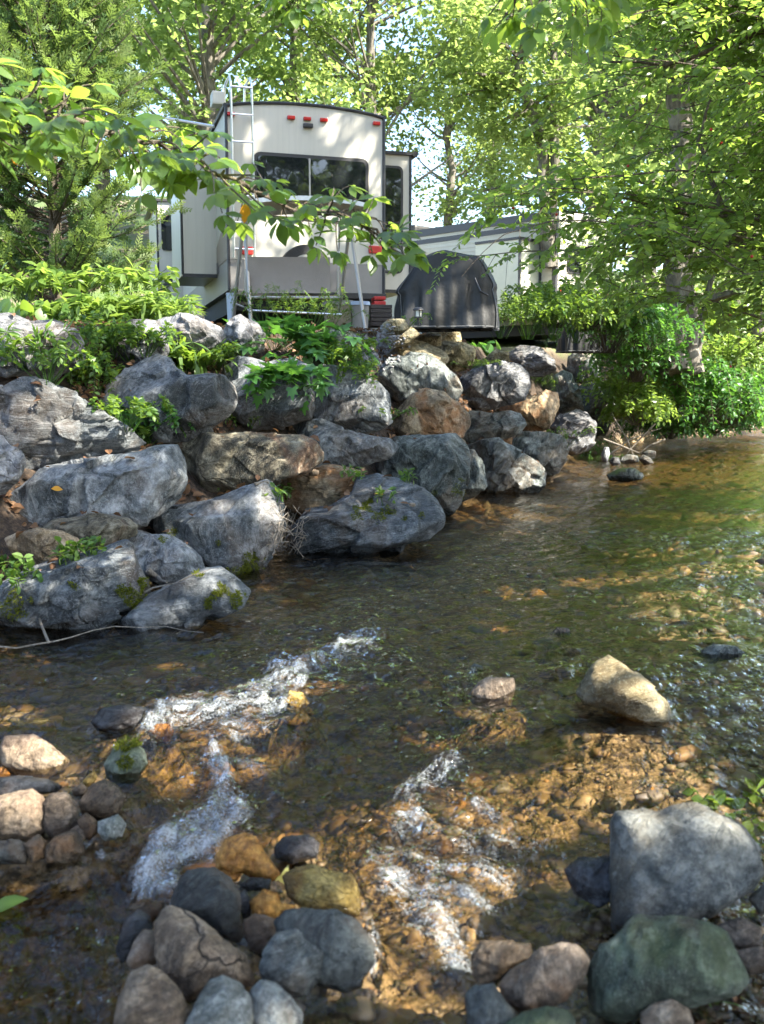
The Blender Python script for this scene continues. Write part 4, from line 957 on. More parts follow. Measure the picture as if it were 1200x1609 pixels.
# backrest seen from behind, seat
xl, zb0 = L(392, 462)[0], L(392, 462)[2]; xr, zt0 = L(518, 408)[0], L(518, 408)[2]
bk = MB(); n = 10
for k in range(n):
    z0, z1 = zb0 + (zt0 - zb0) * k / n, zb0 + (zt0 - zb0) * (k + 1) / n
    o0 = .12 * (k / n) ** 1.6; o1 = .12 * ((k + 1) / n) ** 1.6
    bk.add([(xl, -.12 - o0, z0), (xr, -.12 - o0, z0), (xr, -.12 - o1, z1), (xl, -.12 - o1, z1), (xl, -.10 - o0, z0), (xr, -.10 - o0, z0), (xr, -.10 - o1, z1), (xl, -.10 - o1, z1)],
           [(0, 1, 2, 3), (7, 6, 5, 4), (3, 2, 6, 7), (0, 4, 5, 1), (0, 3, 7, 4), (1, 5, 6, 2)])
bk.build('backrest', M['slingfab'], sw)
for k in range(6):
    y = -.06 + k * .095
    MB().box(xl - .03, xr + .12, y, y + .075, zb0 - .04, zb0 - .015, .006).build('seat_slat', M['wood'], sw)
MB().tube([(xl - .03, -.10, zb0 - .05), (xr + .12, -.10, zb0 - .05)], .018, 8).build('seat_rail', M['steel'], sw, True)
for x in (xl - .03, xr + .10):
    MB().tube([(x, -.12, zb0 - .03), (x, -.16, zb0 + .26), (x, .20, zb0 + .30), (x, .34, zb0 + .05)], .016, 8).build('arm_rest', M['steel'], sw, True)
    MB().tube([(x, .05, zb0 + .28), (x + .01, .05, za - .06)], .008, 6).build('hanger', M['steel'], sw, True)

# ---- covered grills
def grill(name, loc, rz, w, d, h, seed, label):
    o = empty(name, loc, rz); tag(o, label, 'grill cover')
    rngp = np.random.RandomState(seed); nu, nv = 120, 26
    uu = np.linspace(0, 2 * math.pi, nu, endpoint=False); V = []
    for j in range(nv):
        t = j / (nv - 1); z = h * (1 - t)
        shp = 1 + .06 * sstep(.25, 1, t)                      # flares slightly to the ground
        for a in uu:
            c, s_ = math.cos(a), math.sin(a); e = 4.5
            r = (abs(c) ** e + abs(s_) ** e) ** (-1 / e)
            fold = 1 + (.06 * math.sin(a * 11 + seed + .9 * math.sin(t * 5)) * (.6 + .4 * math.sin(a * 2 + 1)) + .035 * math.sin(a * 23 + 1.3 * seed) + .04 * math.sin(a * 5 + t * 6)) * sstep(.08, .8, t)
            top = min(1, (t / .06)) ** .5 if t < .06 else 1
            # shoulder: hood narrower than the side tables
            hood = .52 + .48 * min(1, max(0, (t - .04) / .40)) ** .6 + .05 * math.sin(3 * a + seed) * (t < .5)
            V.append((c * r * w / 2 * shp * fold * top * hood, s_ * r * d / 2 * shp * fold * top, z + .015 * math.sin(a * 5 + seed) * (t < .4)))
    V = [(x, y, z * (1 - .20 * float(sstep(.05, .5, -x / w)) * (z / h) + .03 * math.sin(9 * x / w + seed) * (z / h))) for x, y, z in V]
    V.append((0, 0, h + .012)); n = len(V) - 1
    F = [(j * nu + k, j * nu + (k + 1) % nu, (j + 1) * nu + (k + 1) % nu, (j + 1) * nu + k) for j in range(nv - 1) for k in range(nu)] + [(n, (k + 1) % nu, k) for k in range(nu)]
    m = MB(); m.add(V, F); cv_ = m.build('fabric_cover', M['cover'], o, True, 60)
    for k in (13, 45, 73, 107):                              # stitched seams down the corners
        MB().tube([tuple(np.array(V[j * nu + k]) * np.array([1.012, 1.012, 1]) ) for j in range(1, nv)], .006, 5, False).build('seam', M['seam'], cv_)
    MB().tube([tuple(np.array(V[(nv - 1) * nu + k]) * np.array([1.006, 1.006, 1]) + np.array([0, 0, .02])) for k in list(range(0, nu, 2)) + [0]], .008, 5, False).build('hem', M['seam'], cv_)
    MB().tube([(w * .30, -d * .52, h * .62), (w * .36, -d * .60, h * .45), (w * .44, -d * .55, h * .40)], .012, 6).build('cover_strap', M['black'], o)
    return o
grill('grill_cover', (.80, 12.6, 2.02), -.08, 1.14, .78, .95, 3, 'black fabric grill cover in front of the camper corner')
grill('grill_cover', (3.75, 18.6, 1.95), .2, .9, .7, 1.05, 5, 'smaller black grill cover beside the white trailer')

# ---- small things by the camper
def box_thing(name, label, cat, x0, x1, y0, y1, Y, depth, mat, parts=None):
    p = at_y((x0 + x1) / 2, y1, Y); sx = (x1 - x0) / FPX * Y; sz = (y1 - y0) / FPX * Y
    o = empty(name, p, RV_A * .5); tag(o, label, cat)
    return o, sx, depth, sz
o, sx, d, sz = box_thing('storage_bin', 'beige ribbed storage bin under the right end of the swing', 'bin', 514, 552, 473, 513, 13.2, .45, None)
MB().box(-sx / 2, sx / 2, 0, d, 0, sz * .82, .01).build('bin_body', M['beige'], o)
for k in range(9):
    x = -sx / 2 + sx * (k + .5) / 9; MB().box(x - .008, x + .008, -.012, -.001, .03, sz * .75).build('rib', M['beige'], o)
MB().box(-sx / 2 - .02, sx / 2 + .02, -.02, d + .02, sz * .83, sz).build('lid', M['greyplastic'], o)
o, sx, d, sz = box_thing('bucket', 'tapered grey bin with pale lid right of the beige bin', 'bin', 553, 583, 474, 515, 13.0, .3, None)
m = MB(); m.tube([(0, .15, 0), (0, .15, sz * .86)], [sx * .40, sx * .47], 20); m.build('bin_body', M['greyplastic'], o, True)
MB().tube([(0, .15, sz * .865), (0, .15, sz)], [sx * .54, sx * .50], 20).build('lid', M['bluewhite'], o, True)
o, sx, d, sz = box_thing('planter_box', 'dark brown wicker deck box beside the black cover', 'box', 583, 616, 479, 512, 13.5, .5, None)
for k in range(5):
    MB().box(-sx / 2, sx / 2, 0, d, sz * k / 5, sz * (k + .9) / 5, .006).build('slat', M['wicker'], o)
o, sx, d, sz = box_thing('plastic_crate', 'bright red plastic crate on the wicker deck box', 'crate', 588, 606, 466, 479, 13.7, .3, None)
MB().box(-sx / 2, sx / 2, 0, d, 0, sz * .45, .008).build('crate_body', M['redplastic'], o)
MB().box(-sx / 2, sx / 2, 0, d, sz * .6, sz, .008).build('crate_rim', M['redplastic'], o)
o, sx, d, sz = box_thing('bucket', 'tall pale blue bucket beside the left legs of the swing', 'bucket', 356, 368, 461, 506, 12.6, .3, None)
MB().tube([(0, .1, 0), (0, .1, sz * .95)], [sx * .38, sx * .5], 18).build('bucket_body', M['bluewhite'], o, True)
MB().tube([(0, .1, sz * .952), (0, .1, sz)], sx * .55, 18).build('rim', M['bluewhite'], o, True)
for (x0, x1, y0, y1, Y, lab) in ((278, 308, 472, 488, 11.6, 'upper concrete block beside the yellow green plants'), (284, 317, 488, 503, 11.45, 'lower concrete block on the flat pale capstone')):
    p = at_y((x0 + x1) / 2, y1, Y); sx = (x1 - x0) / FPX * Y; sz = (y1 - y0) / FPX * Y
    o = empty('concrete_block', p, .08); tag(o, lab, 'block', 'concrete blocks by the camper')
    MB().box(-sx / 2, sx / 2, 0, .3, 0, sz, .01).build('block_body', M['concrete'], o)
# garden lantern
p = at_y(657, 503, 10.75); la = empty('garden_lantern', p); tag(la, 'small black solar lantern on the tan capstones', 'lantern')
MB().tube([(0, 0, -.05), (0, 0, .02)], .012, 8).build('stake', M['black'], la)
MB().tube([(0, 0, .02), (0, 0, .035)], .045, 12).build('base', M['black'], la)
MB().tube([(0, 0, .036), (0, 0, .10)], .034, 12).build('glass_body', simple('frosted_lantern', (.55, .55, .48), .25), la, True)
for k in range(4):
    a = k * math.pi / 2 + .4; MB().box(.037 * math.cos(a) - .004, .037 * math.cos(a) + .004, .037 * math.sin(a) - .004, .037 * math.sin(a) + .004, .036, .10).build('post', M['black'], la)
MB().tube([(0, 0, .101), (0, 0, .112), (0, 0, .135)], [.064, .060, .03], 12).build('cap', M['black'], la, True)
def gz0(x, y): return float(ground_z(np.array([x]), np.array([y]))[0])
# picnic table far right behind leaves
pt = empty('picnic_table', (6.0, 26.5, gz0(6.0, 26.5) - .03), .5); tag(pt, 'pale grey picnic table half hidden by ferns near the trailer', 'table')
MB().box(-.8, .8, -.35, .35, .70, .75, .01).build('table_top', simple('pale_table', (.62, .63, .66), .5), pt)
for s_ in (-1, 1):
    MB().box(-.8, .8, s_ * .65 - .13, s_ * .65 + .13, .42, .46, .01).build('bench', M['greyplastic'], pt)
    MB().box(s_ * .6 - .03, s_ * .6 + .03, -.65, .65, .34, .41).build('crossbar', M['steel'], pt)
    for e in (-1, 1): MB().tube([(s_ * .6, e * .25, .69), (s_ * .6, e * .6, 0)], .03, 8).build('leg', M['steel'], pt)

# ------------------------------------------------------------------ foliage tools
T_FAR = (np.array([(0, 0, 0), (.45, .30, .06), (1, 0, -.06), (.45, -.30, .06)]), np.array([(0, 1, 2), (0, 2, 3)]))
T_MID = (np.array([(0, 0, 0), (.28, .24, .05), (.62, .26, .03), (1, 0, -.10), (.62, -.26, .03), (.28, -.24, .05), (.5, 0, -.02)]),
         np.array([(0, 1, 6), (1, 2, 6), (2, 3, 6), (3, 4, 6), (4, 5, 6), (5, 0, 6)]))
def near_tmpl(w=.21, curl=.16):
    ts = [0, .12, .3, .5, .7, .86, 1.0]; ws = [0.01, .35, .8, 1.0, .82, .4, 0.0]; V = []; F = []
    for t, q in zip(ts, ws):
        z = -curl * t * t
        V += [(t, q * w, z + .05 * q), (t, 0, z), (t, -q * w, z + .05 * q)]
    for i in range(len(ts) - 1):
        a = i * 3; b = a + 3
        F += [(a, a + 1, b + 1), (a, b + 1, b), (a + 1, a + 2, b + 2), (a + 1, b + 2, b + 1)]
    return np.array(V), np.array(F)
T_NEAR = near_tmpl(); T_BROAD = near_tmpl(.36, .28); T_NARROW = (np.array([(0, 0, 0), (.35, .10, .0), (.35, -.10, .0), (.7, .07, -.10), (.7, -.07, -.10), (1, 0, -.25)]), np.array([(0, 2, 1), (1, 2, 3), (2, 4, 3), (3, 4, 5)]))
def lobed_tmpl():
    V = [(0, 0, 0)]; F = []
    ang = [-115, -85, -60, -42, -25, -12, 0, 12, 25, 42, 60, 85, 115]; rad = [.45, .62, .42, .82, .55, .75, 1.05, .75, .55, .82, .42, .62, .45]
    for a, r in zip(ang, rad): V.append((r * math.cos(math.radians(a)) * .95, r * math.sin(math.radians(a)) * .8, -.12 * r * r))
    for i in range(1, len(V) - 1): F.append((0, i, i + 1))
    return np.array(V), np.array(F)
T_LOBED = lobed_tmpl()
def spray_tmpl():
    V = []; F = []
    def blade(p, d, l, w):
        b = len(V); d = np.array(d) / np.linalg.norm(d); s = np.array([-d[1], d[0], 0]) * w
        p = np.array(p); V.extend([p - s * .5, p + d[:3] * l * .55 + s, p + d[:3] * l, p + d[:3] * l * .55 - s]); F.extend([(b, b + 1, b + 2), (b, b + 2, b + 3)])
    blade((0, 0, 0), (1, 0, -.05), 1.0, .035)
    for k in range(4):
        t = .12 + k * .21
        for s in (-1, 1): blade((t, 0, -.03 * t), (.75, s * .72, .10 - .2 * t), .40 * (1 - t * .5), .05)
    return np.array(V), np.array(F)
T_SPRAY = spray_tmpl()
T_BLADE = (np.array([(0, .5, 0), (0, -.5, 0), (.55, -.32, -.02), (.55, .32, -.02), (1, 0, -.12)]) * np.array([1, .06, 1]), np.array([(0, 1, 2), (0, 2, 3), (3, 2, 4)]))

def leaf_arrays(P, A, N, S, tm, var):
    tv, tf = tm; n, k = len(P), len(tv)
    A = unit(A); B = unit(np.cross(N, A)); N2 = np.cross(A, B)
    V = P[:, None] + S[:, None, None] * (tv[None, :, :1] * A[:, None] + tv[None, :, 1:2] * B[:, None] + tv[None, :, 2:3] * N2[:, None])
    F = tf[None] + (np.arange(n) * k)[:, None, None]
    return V.reshape(-1, 3), F.reshape(-1, 3), np.repeat(var, k)
def leaf_obj(name, P, A, N, S, tm, var, mat, parent=None, smooth=False):
    if len(P) == 0: P = np.zeros((1, 3)); A = np.array([[1., 0, 0]]); N = np.array([[0, 0, 1.]]); S = np.array([.001]); var = np.zeros(1)
    V, F, va = leaf_arrays(np.asarray(P), np.asarray(A), np.asarray(N), np.asarray(S), tm, np.asarray(var))
    return new_obj(name, np_mesh(name, V, F, smooth, {'var': va}), mat, parent)
def bez(p0, p1, p2, n):
    t = np.linspace(0, 1, n)[:, None]; return (1 - t) ** 2 * np.array(p0) + 2 * t * (1 - t) * np.array(p1) + t * t * np.array(p2)

# places where the sun comes through the leaves (gaps of the canopy), from the photograph's sunlit patches
LITPX = [(110,625,30),(150,650,26),(70,690,46),(130,700,46),(185,690,24),(30,530,30),(245,525,22),(300,505,40),(590,628,26),(606,655,14),(650,572,36),(690,572,20),(755,600,34),(800,612,22),(832,748,16),(845,642,16),(908,665,16),(140,900,20),(172,880,13),(330,912,14),(310,975,14),(420,800,14),(745,515,40),(620,555,22),(690,545,30),(500,600,12),
  (820,790,56),(760,802,24),(900,775,20),(1100,850,80),(1180,890,75),(1000,890,40),(1150,960,70),(1060,930,40),(400,1090,44),(330,1140,50),(265,1158,34),(430,1130,34),(560,1262,56),(620,1295,56),(700,1350,80),(690,1450,46),(850,1210,60),(950,1200,44),(1050,1185,44),(860,1315,46),(925,1322,30),(960,1055,20),(60,1190,30),(1180,1240,34),(40,1080,24),(1012,1078,16),(700,1230,40),(520,1030,24),(1060,1270,20),(1000,1272,12),(840,905,20),(780,1090,18),(1080,1000,30),
  (40,1270,14),(820,950,14)]
BL = []
for x, y, r in LITPX:
    h, nn = pix_hit(x, y)
    if h is None: continue
    if y > 700 and h[2] < 0: h = at_z(x, y, -.05)
    BL.append((*h, r / FPX * np.linalg.norm(h - EYEP) * .95 + .02))
# upper bank, camper wall, left branch, plants
def rvw(x, y): 
    a, b = uv(x, y); c, s_ = math.cos(RV_A), math.sin(RV_A); return (RC[0] + a * c, RC[1] + a * s_, RC[2] + b)
for x, y, r in ((400,215,.05),(520,200,.06),(560,235,.05),(425,350,.08),(540,350,.08),(490,430,.14),(470,450,.10)): BL.append((*rvw(x, y), r))
for x, y, Y, r in ((60,150,4.2,.34),(130,200,4.3,.36),(220,200,4.3,.3),(300,260,4.4,.25),(380,300,4.5,.2),(480,330,4.5,.15),(560,350,4.5,.16),(20,220,4.2,.3),(130,250,12.6,1.5),(180,380,12.6,1.1),(60,330,12.6,1.1),
                   (60,460,9.5,.45),(150,455,9.6,.5),(230,460,9.8,.5),(200,490,9.3,.35),(830,510,13.5,.4),(900,520,15,.4),(800,540,13,.3),(1080,620,22,.8),(1150,630,23,.9),(1040,600,21,.5),(440,530,10.5,.3),(480,490,11.5,.25),(1190,560,20,.7),(920,500,14.5,.35),(750,535,12,.3)):
    BL.append((*at_y(x, y, Y), r))
NBL = len(BL)
for x, y, Y, r in ((860,300,7.6,.8),(980,220,7.8,.9),(900,150,7.8,.8),(1080,120,7.8,.8),(1120,330,7.8,.7),(760,380,7.5,.5),(1180,220,7.8,.6),(960,400,7.8,.6)): BL.append((*at_y(x, y, Y), r))
BL = np.array(BL)
def sun_gap(P, nb=None):
    """True where a leaf would shade one of the sunlit patches"""
    cut = np.zeros(len(P), bool)
    for b in (BL if nb is None else BL[:nb]):
        q = P - b[:3]; t = q @ SUN; d = np.linalg.norm(q - t[:, None] * SUN, axis=1)
        cut |= (d < b[3] + .11) & (t > .25)
    return cut

def trunk_mesh(mb, base, top, r0, r1, wob, rng, n=9, sides=10):
    pts = []; rs = []
    for k in range(n):
        t = k / (n - 1); p = np.array(base) * (1 - t) + np.array(top) * t
        p[:2] += wob * rng.uniform(-1, 1, 2) * (0 if k == 0 else 1); pts.append(p); rs.append(r0 * (1 - t) + r1 * t + (r0 * .35 * max(0, 1 - t * 7)))
    mb.tube(pts, rs, sides); return pts
def crown_points(rng, H, R, z0, nclump, nleaf, cr=(.6, 1.25)):
    """clumped leaf positions through an ellipsoidal crown"""
    cz = (z0 + H) / 2; rz = (H - z0) / 2
    d = unit(rng.normal(size=(nclump, 3))); rad = rng.uniform(.15, 1, nclump) ** .45
    C = d * rad[:, None] * np.array([R, R, rz]) * rng.uniform(.75, 1.08, (nclump, 1)); C[:, 2] += cz
    per = rng.multinomial(nleaf, rng.dirichlet(np.full(nclump, 3.0))); P = []
    for c, m in zip(C, per):
        s = rng.uniform(*cr); q = unit(rng.normal(size=(m, 3))) * (rng.uniform(0, 1, (m, 1)) ** .5) * s
        q[:, 2] *= .62; P.append(c + q)
    return C, np.concatenate(P)
def make_tree(name, H, R, z0, nleaf, lsize, mat, seed, r0=.22, cull=False, loc=(0, 0, 0), nclump=80, tm=T_FAR, lean=(0, 0), cr=(.6, 1.25), rz=0.0):
    rng = np.random.RandomState(seed); root = empty(name, loc, rz); mb = MB()
    pts = trunk_mesh(mb, (0, 0, -.2), (lean[0], lean[1], H * .86), r0, r0 * .18, r0 * .8, rng)
    C, P = crown_points(rng, H, R, z0, nclump, nleaf, cr)
    C[:, :2] += np.array(lean) * (C[:, 2:3] / H); P[:, :2] += np.array(lean) * (P[:, 2:3] / H)
    for c in C[rng.permutation(len(C))[:max(12, nclump // 2)]]:
        zs = np.clip(c[2] - rng.uniform(.3, 1.0) * np.hypot(c[0], c[1]) - .3, z0 * .55, H * .8); t = (zs + .2) / (H * .86 + .2)
        i = min(int(t * 8), 7); s = np.array(pts[i]) * (1 - (t * 8 - i)) + np.array(pts[i + 1]) * (t * 8 - i)
        mid = (s + c) / 2 + np.array([0, 0, .15 * np.linalg.norm(c - s)]) * rng.uniform(-.5, 1) + rng.normal(size=3) * .15
        b = bez(s, mid, c, 6); mb.tube(b, np.linspace(r0 * .32 * (1 - t * .6), .012, 6), 5, False)
    mb.build('trunk', M['bark'], root, True, 60)
    if cull:
        c_, s_ = math.cos(rz), math.sin(rz); Q = np.stack([P[:, 0] * c_ - P[:, 1] * s_, P[:, 0] * s_ + P[:, 1] * c_, P[:, 2]], -1) + np.array(loc)
        P = P[~sun_gap(Q)]
    n = len(P); A = rng.normal(size=(n, 3)); A[:, 2] = A[:, 2] * .5 - .25; N = rng.normal(size=(n, 3)) * .65 + np.array([0, 0, .8])
    S = lsize * rng.uniform(.65, 1.3, n); var = np.clip(rng.normal(.5, .24, n), 0, 1)
    leaf_obj('crown', P - unit(A) * (S * .5)[:, None], A, N, S, tm, var, mat, root)
    return root
def gz(x, y): return float(ground_z(np.array([x]), np.array([y]))[0])

# ------------------------------------------------------------------ trees behind the camper
protos = {}
def bg_tree(kind, x, Y, H, label, rz, sc=1.0, grp='trees behind the campers'):
    X = (x - 600) / FPX * Y; z = gz(X, Y)
    par = {'maple': (15, 4.6, 2.2, 19000, .19, 'leaf_far', 21), 'oak': (17, 5.0, 2.4, 16000, .20, 'leaf_far2', 22), 'sparse': (13, 3.2, 2.0, 5500, .17, 'leaf_far2', 23), 'dark': (16, 4.4, 2.0, 18000, .20, 'leaf_far', 24)}[kind]
    if kind not in protos:
        o = make_tree('leafy_tree', par[0], par[1], par[2], par[3], par[4], M[par[5]], par[6], nclump=120 if kind != 'sparse' else 60, r0=.24); protos[kind] = o
    else: o = copy_tree(protos[kind])
    s = H / par[0]; o.location = (X, Y, z); o.rotation_euler = (0, 0, rz); o.scale = (s * sc, s * sc, s)
    tag(o, label, 'tree', grp); return o
bg_tree('maple', 345, 30, 19, 'big bright maple rising behind the left half of the camper', .3)
bg_tree('maple', 470, 40, 22, 'tall maple farther back behind the camper roof', 2.1)
bg_tree('oak', 590, 33, 19, 'sunny yellow green tree above the right end of the camper', .9, .9)
bg_tree('oak', 30, 30, 17, 'yellow green tree behind the cedar at the far left', 4.0)
bg_tree('dark', 165, 42, 22, 'dark green tree behind the top of the cedar', 1.0)
bg_tree('sparse', 705, 34, 11, 'slim sparse young tree in the sky gap right of the camper', .4)
bg_tree('sparse', 765, 46, 16, 'sparse tree seen against the bright sky above the trailer', 2.4)
bg_tree('oak', 930, 34, 20, 'broad yellow green tree behind the white trailer', 5.0)
bg_tree('maple', 1010, 42, 24, 'tall tree far behind the leaning trunk on the right', 3.3)
bg_tree('oak', 1150, 36, 22, 'yellow green tree at the far right across the water', 1.6)
bg_tree('dark', 1260, 30, 18, 'dense tree cut off by the right edge beyond the bend', 2.8)
bg_tree('dark', 300, 56, 20, 'far dark tree between the cedar and the camper', 5.2)
bg_tree('maple', 860, 58, 20, 'farthest tree low above the trailer roof', 4.2)
bg_tree('maple', -60, 40, 20, 'far tree at the left edge behind the lawn', 1.9)
bg_tree('dark', 1100, 58, 24, 'distant dark tree upstream above the bushes', .2)

# bent two stemmed tree above the trailer
def poly_tree(name, label, stems, radii, leafspots, nleaf, lsize, mat, seed, Y, spread=.55, cull=False, tm=T_FAR):
    rng = np.random.RandomState(seed); base = at_y(*stems[0][0][:2], Y); base[2] = gz(base[0], base[1])
    root = empty(name, base); tag(root, label, 'tree'); mb = MB()
    for st, (ra, rb) in zip(stems, radii):
        pts = np.array([at_y(x, y, Y + (d[0] if d else 0)) - base for x, y, *d in st])
        P = [pts[0]]
        for a, b in zip(pts[:-1], pts[1:]):
            for t in (.33, .66, 1): P.append(a * (1 - t) + b * t + (rng.normal(size=3) * ra * .35 if t < 1 else 0))
        mb.tube(P, np.linspace(ra, rb, len(P)), 9)
    C = np.array([at_y(x, y, Y + rng.uniform(-1.5, 1.5)) - base for x, y in leafspots])
    tips = np.concatenate([np.array([at_y(x, y, Y) - base for x, y, *d in st[1:]]) for st in stems])
    for c in C:
        s = tips[np.argmin(np.linalg.norm(tips - c, axis=1))]
        mb.tube(bez(s, (s + c) / 2 + rng.normal(size=3) * .12 + np.array([0, 0, .15]), c, 6), np.linspace(radii[0][1] * .6 + .01, .008, 6), 5, False)
    mb.build('trunk', M['bark'], root, True, 60)
    per = nleaf // len(C); P = np.concatenate([c + unit(rng.normal(size=(per, 3))) * (rng.uniform(0, 1, (per, 1)) ** .55) * np.array([1, 1, .6]) * spread * rng.uniform(.7, 1.3) for c in C])
    if cull: P = P[~sun_gap(P + base)]
    n = len(P); A = rng.normal(size=(n, 3)); A[:, 2] = A[:, 2] * .5 - .2; N = rng.normal(size=(n, 3)) * .6 + np.array([0, 0, .8])
    leaf_obj('crown', P, A, N, lsize * rng.uniform(.65, 1.3, n), tm, np.clip(rng.normal(.5, .25, n), 0, 1), mat, root)
    return root
rs = np.random.RandomState(3)
poly_tree('bent_tree', 'tree with one bent and one straight stem against the sky above the trailer',
          [[(862, 420), (858, 300), (852, 225), (838, 170), (812, 132), (818, 95), (822, 40), (815, -40)], [(868, 420), (868, 300), (870, 200), (866, 120), (860, 60), (858, -60)]], [(.16, .09), (.13, .08)],
          [(rs.uniform(690, 960), rs.uniform(-60, 330)) for _ in range(46)], 9000, .17, M['leaf_far2'], 31, 24.0, .9)
poly_tree('leaning_tree', 'grey barked twin trunk tree on the far bank behind the overhanging leaves',
          [[(1060, 585), (1062, 500), (1068, 400), (1075, 250), (1070, 100), (1062, -60)], [(1092, 588), (1085, 500), (1078, 420), (1074, 300)], [(1095, 560), (1110, 470), (1140, 380), (1150, 250)]], [(.30, .19), (.20, .12), (.07, .04)],
          [(rs.uniform(930, 1260), rs.uniform(-200, 470)) for _ in range(70)], 13000, .17, M['leaf_far'], 32, 20.0, .95)
poly_tree('straight_tree', 'thick pale trunk at the right edge behind the leaves',
          [[(1192, 600), (1190, 430), (1186, 250), (1188, 60), (1190, -80)]], [(.30, .24)],
          [(rs.uniform(1080, 1330), rs.uniform(-150, 520)) for _ in range(40)], 8000, .18, M['leaf_far2'], 33, 25.0, .95)

# ------------------------------------------------------------------ shade trees of the right bank (their crowns reach over the stream)
for i, (x, y, H, R, n, lab) in enumerate(((6.2, -1.4, 11, 3.4, 11000, 'shade tree on the right bank beside the viewer'), (6.5, 2.8, 11.5, 3.4, 12000, 'shade tree on the right bank across from the mossy blocks'),
                                           (7.2, 7.0, 12, 3.6, 12000, 'shade tree on the right bank across from the middle of the wall'), (8.6, 11.6, 12.5, 3.8, 11000, 'shade tree on the right bank across from the camper'), (7.4, 10.4, 17.0, 4.2, 24000, 'tallest shade tree on the right bank behind the others'))):
    o = make_tree('shade_tree', H, R, 3.6 if H < 15 else 8.0, n, .23, M['leaf_near'], 50 + i, r0=.26, cull=True, loc=(x, y, gz(x, y)), nclump=110)
    tag(o, lab, 'tree', 'shade trees on the right bank')

# ------------------------------------------------------------------ cedar at left
def cedar():
    rng = np.random.RandomState(61); X, Y = -4.05, 12.6; z = gz(X, Y); root = empty('cedar_tree', (X, Y, z)); tag(root, 'feathery cedar with golden tips left of the camper', 'tree')
    H = 4.6; mb = MB(); mb.tube([(0, 0, -.1), (.03, 0, 1.5), (0, .02, 3.2), (.04, 0, H)], [.09, .075, .05, .01], 8)
    P, A, N, S, va = [], [], [], [], []
    for k in range(310):
        zc = .22 + (H - .3) * rng.uniform(0, 1) ** 1.05; a = rng.uniform(0, 2 * math.pi)
        Lb = (1.75 * (1 - zc / H) ** .62 + .22) * rng.uniform(.6, 1.05) * (.75 + .25 * sstep(.1, .9, zc))
        d = np.array([math.cos(a), math.sin(a), .30 + .5 * zc / H]); s = np.array([0, 0, zc]); e = s + d * Lb; mid = s + d * Lb * .55 - np.array([0, 0, .10 * Lb])
        b = bez(s, mid, e, 7); mb.tube(b, np.linspace(.02, .004, 7), 4, False)
        for t in np.linspace(.25, 1, int(6 + 9 * Lb)):
            i = min(int(t * 6), 5); q = b[i] * (1 - (t * 6 - i)) + b[i + 1] * (t * 6 - i); tan = unit(b[i + 1] - b[i])
            for _ in range(2):
                dd = unit(tan * .9 + rng.normal(size=3) * .55 + np.array([0, 0, .15])); P.append(q); A.append(dd); N.append(rng.normal(size=3) * .6 + np.array([0, 0, 1])); S.append(rng.uniform(.15, .28)); va.append(np.clip(.15 + .75 * t * t + rng.normal(0, .15), 0, 1))
    mb.build('trunk', M['twig'], root)
    leaf_obj('crown', np.array(P), np.array(A), np.array(N), np.array(S), T_SPRAY, np.array(va), M['leaf_cedar'], root)
cedar()

